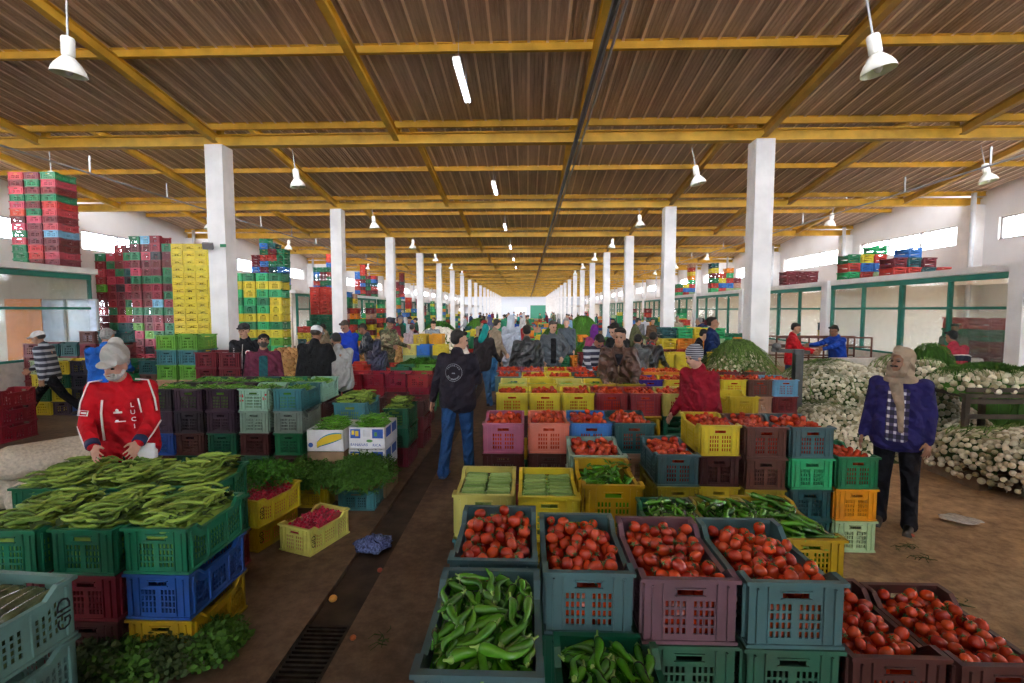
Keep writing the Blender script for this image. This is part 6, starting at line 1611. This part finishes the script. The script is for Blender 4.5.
# its long side with the stencilled letters runs towards the camera
ctr = Vector((cx_, cy_, 0)) + Matrix.Rotation(aa, 3, 'Z') @ Vector((-.205, -.30, 0))
CR1 = crate(ctr.x, ctr.y, .535, 'paleteal', 'pale teal crate of plastic-wrapped cucumbers in front of the beans', rzc, w=.41, l=.60, h=.285)
for q, cc in enumerate(('paleteal', 'green')): crate(ctr.x, ctr.y, .265 - .265 * q, cc, '%s crate under the wrapped cucumbers, %s' % (cname(cc), ['middle of the stack', 'base of the stack'][q]), rzc, w=.41, l=.60, h=.263)
WRAP = plain('cling_film', (.10, .13, .06), .15, .3, 12, spec=.9, bump=.4)
for i in range(5):
    for l_ in range(4):
        zb = MB(); pts = []; rs = []
        for k in range(9):
            t = k / 8; pts.append(((t - .5) * .26, .012 * math.sin(PI * t), 0)); rs.append(.033 * min(1, (t + .03) / .1, (1.03 - t) / .1) ** .6)
        zb.tube(pts, rs, 10); o = zb.build('wrapped_cucumber', [WRAP], None, True)
        p = Matrix.Rotation(aa, 3, 'Z') @ Vector((-.132 + i * .066 + (.02 if l_ > 1 else 0), -.135 + .27 * (l_ % 2), 0)); o.location = (ctr.x + p.x, ctr.y + p.y, .70 + (l_ // 2) * .058); o.rotation_euler = (R.uniform(-.3, .3), R.uniform(-.04, .04), PI / 2 + aa + R.uniform(-.16, .16))
        tag(o, 'film-wrapped dark green cucumber in the pale teal crate', 'cucumber', 'wrapped cucumbers')
bb_ = MB(); bb_.box(-.17, .17, -.26, .26, .02, .13); o = bb_.build('cucumber_layer', WRAP, None, False, (ctr.x, ctr.y, .535), (0, 0, aa)); tag(o, 'lower layers of wrapped cucumbers in the pale teal crate', 'cucumbers', None, 'stuff')
# stencilled letters
def find(l):
    for o in SC.objects:
        if o.get('label', '').startswith(l): return o
text('GID', .085, (CW / 2 - .002, .222, .13), face_rot((1, 0, 0)) @ Matrix.Rotation(PI / 2, 3, 'Z'), INK, CR1)
for l in ('yellow plastic crate of radishes perched', 'pale yellow crate of radishes by the drain', 'mustard crate of radishes under'):
    o = find(l); text('GID', .07, (CW / 2 - .002, -.232, .135), face_rot((1, 0, 0)) @ Matrix.Rotation(PI / 2, 3, 'Z'), INK, o)
o = find('mint crate of long green chillies in the pepper')
for i, t in enumerate(('TOURE BORT', 'DORRE BAAZ', 'MILYY TOBE', 'MILYY TOBE')): text(t, .026, (0, -CL / 2 + .010, .195 - i * .036), face_rot((0, -1, 0)), plain('grey_print', (.05, .08, .07), .7, .05), o)
for sx in (-1, 1):
    b = MB(); g = random.Random(3 + sx)
    for _ in range(7): a = g.uniform(0, 6); b.ball((sx * .15 + g.uniform(-.02, .02), -CL / 2 + .013, .17 + g.uniform(-.05, .05)), (.013, .002, .011), 8, 4)
    b.build('flower_print', RI, o)

# --- banana boxes
def banana_box(px, py, rim, z0, kind, label, w=.40, d=.50, col=CARD, fill=True):
    x, y = on_h(px, py, rim); y += d / 2; h = rim - z0; root = empty('banana_box', (x, y, z0)); tag(root, label, 'box', 'fruit boxes by the greens')
    b = MB(); t = .006
    for (x0, x1, y0, y1) in ((-w/2, w/2, -d/2, -d/2 + t), (-w/2, w/2, d/2 - t, d/2), (-w/2, -w/2 + t, -d/2, d/2), (w/2 - t, w/2, -d/2, d/2)): b.box(x0, x1, y0, y1, 0, h)
    b.box(-w/2, w/2, -d/2, d/2, 0, .006); b.build('carton', col, root)
    f = -d / 2 - .001
    if kind == 'bananas':
        for (a0, a1, mtl, o_, wd, nm) in ((0, 0, plain('teal_card', (.02, .28, .42), .6, .05), 0, .050, 'print_border'), (0, 0, YELC, -.003, .038, 'banana_print')):
            for off in (0, -.052):
                b = MB(); pts = [(-.09 + .27 * t_, f + o_ * 1.5 - .001 + (off * .03), .075 + off * .6 + .12 * t_ ** .7 - .02 * t_ * t_ + (0 if off == 0 else .02)) for t_ in [i / 8 for i in range(9)]]
                rs = [wd * (.35 + .65 * math.sin(PI * min(1, (i / 8) * .8 + .12))) for i in range(9)]
                vs = []; 
                for (X_, Y_, Z_), r_ in zip(pts, rs): vs += [(X_, Y_, Z_ - r_), (X_, Y_, Z_ + r_), (X_, Y_ - .001, Z_ - r_), (X_, Y_ - .001, Z_ + r_)]
                b.add([(v[0], v[1], max(.008, min(h - .006, v[2]))) for v in vs], [q for i in range(8) for q in ((4*i+2, 4*i+6, 4*i+7, 4*i+3), (4*i+1, 4*i+5, 4*i+4, 4*i), (4*i+3, 4*i+7, 4*i+5, 4*i+1), (4*i, 4*i+4, 4*i+6, 4*i+2))]); b.build(nm, mtl, root)
        b = MB(); b.lathe([(0, 0), (.026, 0), (.026, .002), (0, .002)], 16, M=Matrix.Translation((-.16, f, .07)) @ Matrix.Rotation(PI / 2, 4, 'X')); b.build('round_logo', BLUEC, root)
    elif kind == 'blue':
        for (x0, x1, z0_, z1_, m_, nm) in ((-.18, -.07, h * .5, h * .92, BLUEC, 'blue_panel'), (.06, .18, h * .5, h * .92, BLUEC, 'blue_panel'), (-.165, -.135, h * .66, h * .86, YELC, 'fruit_print'), (-.125, -.09, h * .6, h * .84, YELC, 'fruit_print'), (-.04, .04, h * .58, h * .9, plain('pale_print', (.6, .62, .66), .7, .1), 'pale_panel'), (.085, .115, h * .6, h * .78, plain('green_print', (.1, .3, .08), .7, .1), 'fruit_print')):
            b = MB(); b.box(x0, x1, f - .001 - (.001 if m_ is not BLUEC else 0), f + .0005, z0_, z1_); b.build(nm, m_, root)
        for (y0, y1) in ((-.2, -.02), (.03, .2)):
            b = MB(); b.box(w / 2 - .0005, w / 2 + .0015, y0, y1, h * .5, h * .92); b.build('blue_panel', BLUEC, root)
        text('BANANAS', .042, (-.085, f - .001, h * .20), face_rot((0, -1, 0)), BLUEC, root); text('RICA', .042, (.11, f - .001, h * .18), face_rot((0, -1, 0)), BLUEC, root)
        b = MB(); b.lathe([(0, 0), (.035, 0), (.035, .002), (0, .002)], 16, M=Matrix.Translation((.03, f, h * .38)) @ Matrix.Diagonal((1, 1, .45, 1)) @ Matrix.Rotation(PI / 2, 4, 'X')); b.build('hand_hole', plain('green_print', (.1, .3, .08), .7, .1), root)
    return x, y
BB = [banana_box(325, 430, .78, .545, 'bananas', 'white fruit box with a large yellow banana print', .40),
      banana_box(366.5, 427.5, .79, .55, 'blue', 'white and blue fruit box full of greens, upper of two', .40)]
banana_box(366.5, 427.5, .79, .55, 'none', 'x', .4) if False else None
x_, y_ = BB[1]
def box_at(x, y, z0, h, kind, label, col=CARD):
    root_px = None
    global on_h_real
    r0 = banana_box.__globals__['on_h']; banana_box.__globals__['on_h'] = lambda a, b, c: (x, y - .25)
    banana_box(0, 0, z0 + h, z0, kind, label, .40, .50, col); banana_box.__globals__['on_h'] = r0
box_at(x_ + .0, y_ - .012, .30, .245, 'blue', 'white and blue fruit box underneath the one full of greens')
box_at(x_, y_, .002, .295, 'none', 'plain brown carton at the base under the blue fruit boxes', BROWNC)
box_at(BB[0][0], BB[0][1], .275, .265, 'none', 'brown carton under the banana print box', BROWNC); box_at(BB[0][0], BB[0][1], .002, .27, 'none', 'brown carton on the floor below the banana print box', BROWNC)
gm = Mass()
for (bx_, by_), hh in zip(BB, (.77, .78)):
    D = Deposit(.37, .47, hh - .06, 7)
    b = MB(); b.box(-.19, .19, -.24, .24, -.1, 0); me = b.mesh('bx%f' % bx_, CHI); gm.add(me, Matrix.Translation((bx_, by_, hh - .05)))
    for i in range(230):
        L_ = R.uniform(.09, .14); x, y, z, a = D.drop(np.linspace(-.4, .4, 3) * L_, L_ * .085 * np.ones(3), lambda: R.uniform(0, 6.3), 4, heap=.04); v = CHIV[i % 4]; gm.add(v[0], TRS((bx_ + x, by_ + y, z), euler(0, R.uniform(-.3, .3), a), L_))
gm.build('bean_pods', 'green pods heaped in the two white fruit boxes', 'pods')

# --- sacks
SACKM = plain('woven_sack', (.58, .52, .42), .85, .12, 40, bump=.5); SACKR = plain('sack_red_print', (.42, .13, .07), .8, .2, 20)
def sack(x, y, z, rz, label, s=1, stripe=False, tilt=0):
    b = Blob(); b.c((-.34, 0, .19), (.30, 0, .17), .18, .17).c((-.2, .1, .16), (.15, .1, .16), .14).c((-.2, -.1, .16), (.15, -.1, .16), .14).c((.30, 0, .17), (.50, 0, .12), .11, .05).c((.50, 0, .12), (.58, 0, .13), .04, .09)
    me = remesh(b.mb, 'sack', .02, 6); me.materials.append(SACKM); me.materials.append(SACKR)
    if stripe:
        for p in me.polygons:
            c = p.center
            if c.z > .22 and -.04 < c.y + .02 < .07 and -.28 < c.x < .14: p.material_index = 1
    o = link('sack', me, None, (x, y, z), (0, math.radians(tilt), math.radians(rz)), scale=(s, s, s)); tag(o, label, 'sack', 'sacks behind the bean stall'); return o
sack(-4.75, 4.9, .0, 70, 'white woven sack lying beside the red tracksuit man', 1.15); sack(-5.35, 5.0, .0, 72, 'white woven sack with a faded red stripe by the beans', 1.2, True); sack(-5.1, 5.75, .02, 10, 'white woven sack lying furthest behind the bean stall', 1.1)
sack(-5.05, 4.95, .34, 66, 'white woven sack resting on top of the two others', 1.0, False)
# --- floor litter
BAGM = plain('blue_plastic_bag', (.10, .14, .34), .25, .4, 9, spec=.8, bump=1)
def bag(px, py, label, m, s=.16, seed=0, flat=.45, name='plastic_bag'):
    x, y = on_h(px, py, 0); g = random.Random(seed); mb = MB(); mb.ball((0, 0, 0), (1, .8, flat), 18, 10)
    mb.v = [(a * (1 + .35 * math.sin(5 * a + 7 * b + seed) * math.sin(6 * c + 3 * a)), b * (1 + .35 * math.cos(6 * b + 4 * c)), max(-.0, c * (1 + .5 * math.sin(9 * a + 8 * b)) + .25)) for a, b, c in mb.v]
    o = mb.build(name, m, None, True, (x, y, .002), (0, 0, g.uniform(0, 3))); o.scale = (s, s, s); tag(o, label, 'bag'); return o
bag(374, 549, 'crumpled blue plastic bag lying in the floor drain', BAGM, .15, 1); bag(960, 523, 'flattened clear plastic bag on the dusty floor', plain('clear_bag', (.62, .60, .56), .2, .1, 6, spec=.8, bump=.8), .17, 2, .06)
bag(985, 488, 'small crumpled clear bag at the foot of the onion pallet', plain('clear_bag', (.62, .60, .56), .2, .1, 6, spec=.8, bump=.8), .07, 4, .5)
for (px, py, c, l, s) in ((333, 597, (.6, .30, .06), 'yellow lemon-sized fruit dropped in the drain', .03), (353, 565 + 75, (.45, .12, .03), 'orange peel at the edge of the grate', .02), (380, 568, (.35, .08, .05), 'pinkish scrap beside the blue bag', .022), (912, 537, (.5, .12, .06), 'red scrap on the dusty floor', .02)):
    x, y = on_h(px, py, 0); z_ = -.035 if -1.45 < x < -1.15 else 0; b = MB(); b.ball((0, 0, 0), (1, 1, .8), 12, 8); o = b.build('dropped_fruit', plain('scrap_%d' % px, c, .6, .15), None, True, (x, y, z_ + s * .8)); o.scale = (s, s, s); tag(o, l, 'fruit')
# --- white plastic chair
PW = plain('white_plastic', (.78, .78, .76), .35, .03)
x, y = on_h(765, 414, .45); y += .2
root = empty('plastic_chair', (x, y, 0), math.radians(60)); tag(root, 'white plastic armchair behind the brown tomato crate', 'chair')
b = MB(); b.tube([(-.26, .0, .64), (-.28, .22, .66), (-.24, .28, .8), (-.12, .32, .86), (.12, .32, .86), (.24, .28, .8), (.28, .22, .66), (.26, 0, .64)], .022, 8); b.tube([(-.26, 0, .64), (-.25, -.2, .42)], .022, 8); b.tube([(.26, 0, .64), (.25, -.2, .42)], .022, 8); b.build('arm_frame', PW, root, True)
for i in range(5): b = MB(); b.box(-.16 + i * .065, -.115 + i * .065, .27, .285, .42, .85); b.build('back_slat', PW, root)
b = MB(); b.box(-.24, .24, -.24, .24, .41, .435); b.build('seat', PW, root)
for sx in (-1, 1):
    for sy in (-1, 1): b = MB(); b.tube([(sx * .22, sy * .21, .41), (sx * .26, sy * .25, 0)], [.025, .018], 8); b.build('leg', PW, root)
# --- weighing post by the onions
x, y = 4.42, 8.0
root = empty('weighing_scale', (x, y, 0)); tag(root, 'grey iron weighing post between tomatoes and the onion heap', 'scale')
IR = plain('scale_iron', (.12, .13, .13), .5, .1, metal=.6)
b = MB(); b.box(-.06, .06, -.06, .06, 0, 1.35); b.build('post', IR, root); b = MB(); b.beam((-.42, 0, 1.42), (.18, 0, 1.38), .05, .06); b.ball((-.35, 0, 1.47), .07, 10, 8); b.build('beam_arm', IR, root); b = MB(); b.box(-.25, .25, -.3, .3, 0, .1); b.build('platform', IR, root)
b = MB(); b.lathe([(0, 1.35), (.085, 1.35), (.085, 1.43), (0, 1.43)], 16); b.build('dial', IR, root)
# --- bicycle
x, y = -8.45, 10.8
root = empty('bicycle', (x, y, 0), math.radians(5)); tag(root, 'dark bicycle parked behind the pepper wall', 'bicycle')
BK = plain('bicycle_black', (.015, .015, .017), .4, .05)
for wx in (-.5, .5):
    b = MB(); N_ = 28; b.tube([(wx + .33 * math.cos(2 * PI * i / N_), 0, .34 + .33 * math.sin(2 * PI * i / N_)) for i in range(N_ + 1)], .017, 6)
    for i in range(14): b.tube([(wx, 0, .34), (wx + .32 * math.cos(2 * PI * i / 14), 0, .34 + .32 * math.sin(2 * PI * i / 14))], .002, 3)
    b.build('wheel', BK, root)
b = MB(); b.tube([(-.5, 0, .34), (-.15, 0, .80), (.36, 0, .84), (-.05, 0, .30), (-.5, 0, .34)], .016, 6); b.tube([(-.05, 0, .3), (-.17, 0, .88)], .016, 6); b.tube([(.5, 0, .34), (.34, 0, .95)], .016, 6); b.build('bicycle_frame', BK, root)
b = MB(); b.ball((-.19, 0, .94), (.14, .07, .035), 12, 8); b.build('saddle', BK, root); b = MB(); b.tube([(.25, -.28, 1.0), (.34, -.1, .98), (.34, .1, .98), (.25, .28, 1.0)], .013, 6); b.build('handlebar', BK, root)
# --- handcart rails by the red and blue jackets
root = empty('handcart', (7.0, 11.6, 0)); tag(root, 'brown metal handcart between the red and the blue jacket', 'cart')
RUST = plain('rusty_frame', (.16, .07, .05), .7, .2)
b = MB()
for zz in (.95, 1.2, 1.42): b.tube([(-1.1, 0, zz), (1.1, 0, zz)], .02, 6); b.tube([(-1.1, .6, zz), (1.1, .6, zz)], .02, 6)
for xx in (-1.1, -.55, 0, .55, 1.1): b.tube([(xx, 0, .3), (xx, 0, 1.42)], .02, 6); b.tube([(xx, .6, .3), (xx, .6, 1.42)], .02, 6)
b.build('rail_frame', RUST, root); b = MB(); b.box(-1.1, 1.1, 0, .6, .3, .36); b.build('bed', RUST, root)
for xx in (-.8, .8):
    for yy in (0, .6): b = MB(); b.tube([(xx, yy - .02, .15), (xx, yy + .02, .15)], .15, 14); b.build('wheel', BK, root)
# orange door and far stall goods seen through the glazed front
d = MB(); d.box(-13.3, -12.35, 11.94, 12.0, 0, 2.35); struct(d.build('door_4', plain('orange_door', (.72, .22, .02), .6, .08)))
for q, xx in enumerate((-12.7, -11.85)):
    wb = MB(); wb.box(-.4, .4, -.02, .02, 0, 1.1); wr = struct(empty('window_%d' % (70 + q), (xx + .55, 11.99, 1.25))); wb.build('window_frame', plain('window_metal', (.42, .43, .45), .5, .05), wr); pb = MB(); pb.box(-.36, .36, -.03, -.022, .04, 1.06); pb.build('glass', plain('pale_blue_glass', (.45, .55, .72), .15, .1), wr)
# small fittings on the near pillar
b = MB(); b.box(-.09, .09, -.05, .02, -.06, .06); o = b.build('floodlight', plain('lamp_grey', (.16, .16, .17), .5, .1), None, False, (-6.22, Z0 - .26, 3.32), (.5, 0, .4)); tag(o, 'grey floodlight fixed on the near pillar by the yellow stack', 'lamp')
b = MB(); b.box(-.06, .06, -.006, .0, -.03, .03); o = b.build('exit_sign', plain('sign_green', (.02, .22, .10), .5, .05), None, False, (-5.96, Z0 - .195, 3.33)); tag(o, 'small green sign on the near pillar', 'sign')
# ------------------------------------------------------------------ light
w = bpy.data.worlds.new('sky'); SC.world = w; w.use_nodes = True
bg = w.node_tree.nodes['Background']; bg.inputs[0].default_value = (.93, .96, 1.0, 1); bg.inputs[1].default_value = 22.0
SC.view_settings.view_transform = 'Standard'; SC.view_settings.look = 'None'; SC.view_settings.gamma = 1; SC.view_settings.exposure = 0.0
SC.view_settings.use_curve_mapping = False
SC.cycles.use_denoising = True; SC.cycles.max_bounces = 10; SC.cycles.diffuse_bounces = 6; SC.cycles.transparent_max_bounces = 12; SC.cycles.glossy_bounces = 3
SC.cycles.sample_clamp_indirect = 6; SC.cycles.caustics_reflective = False; SC.cycles.caustics_refractive = False
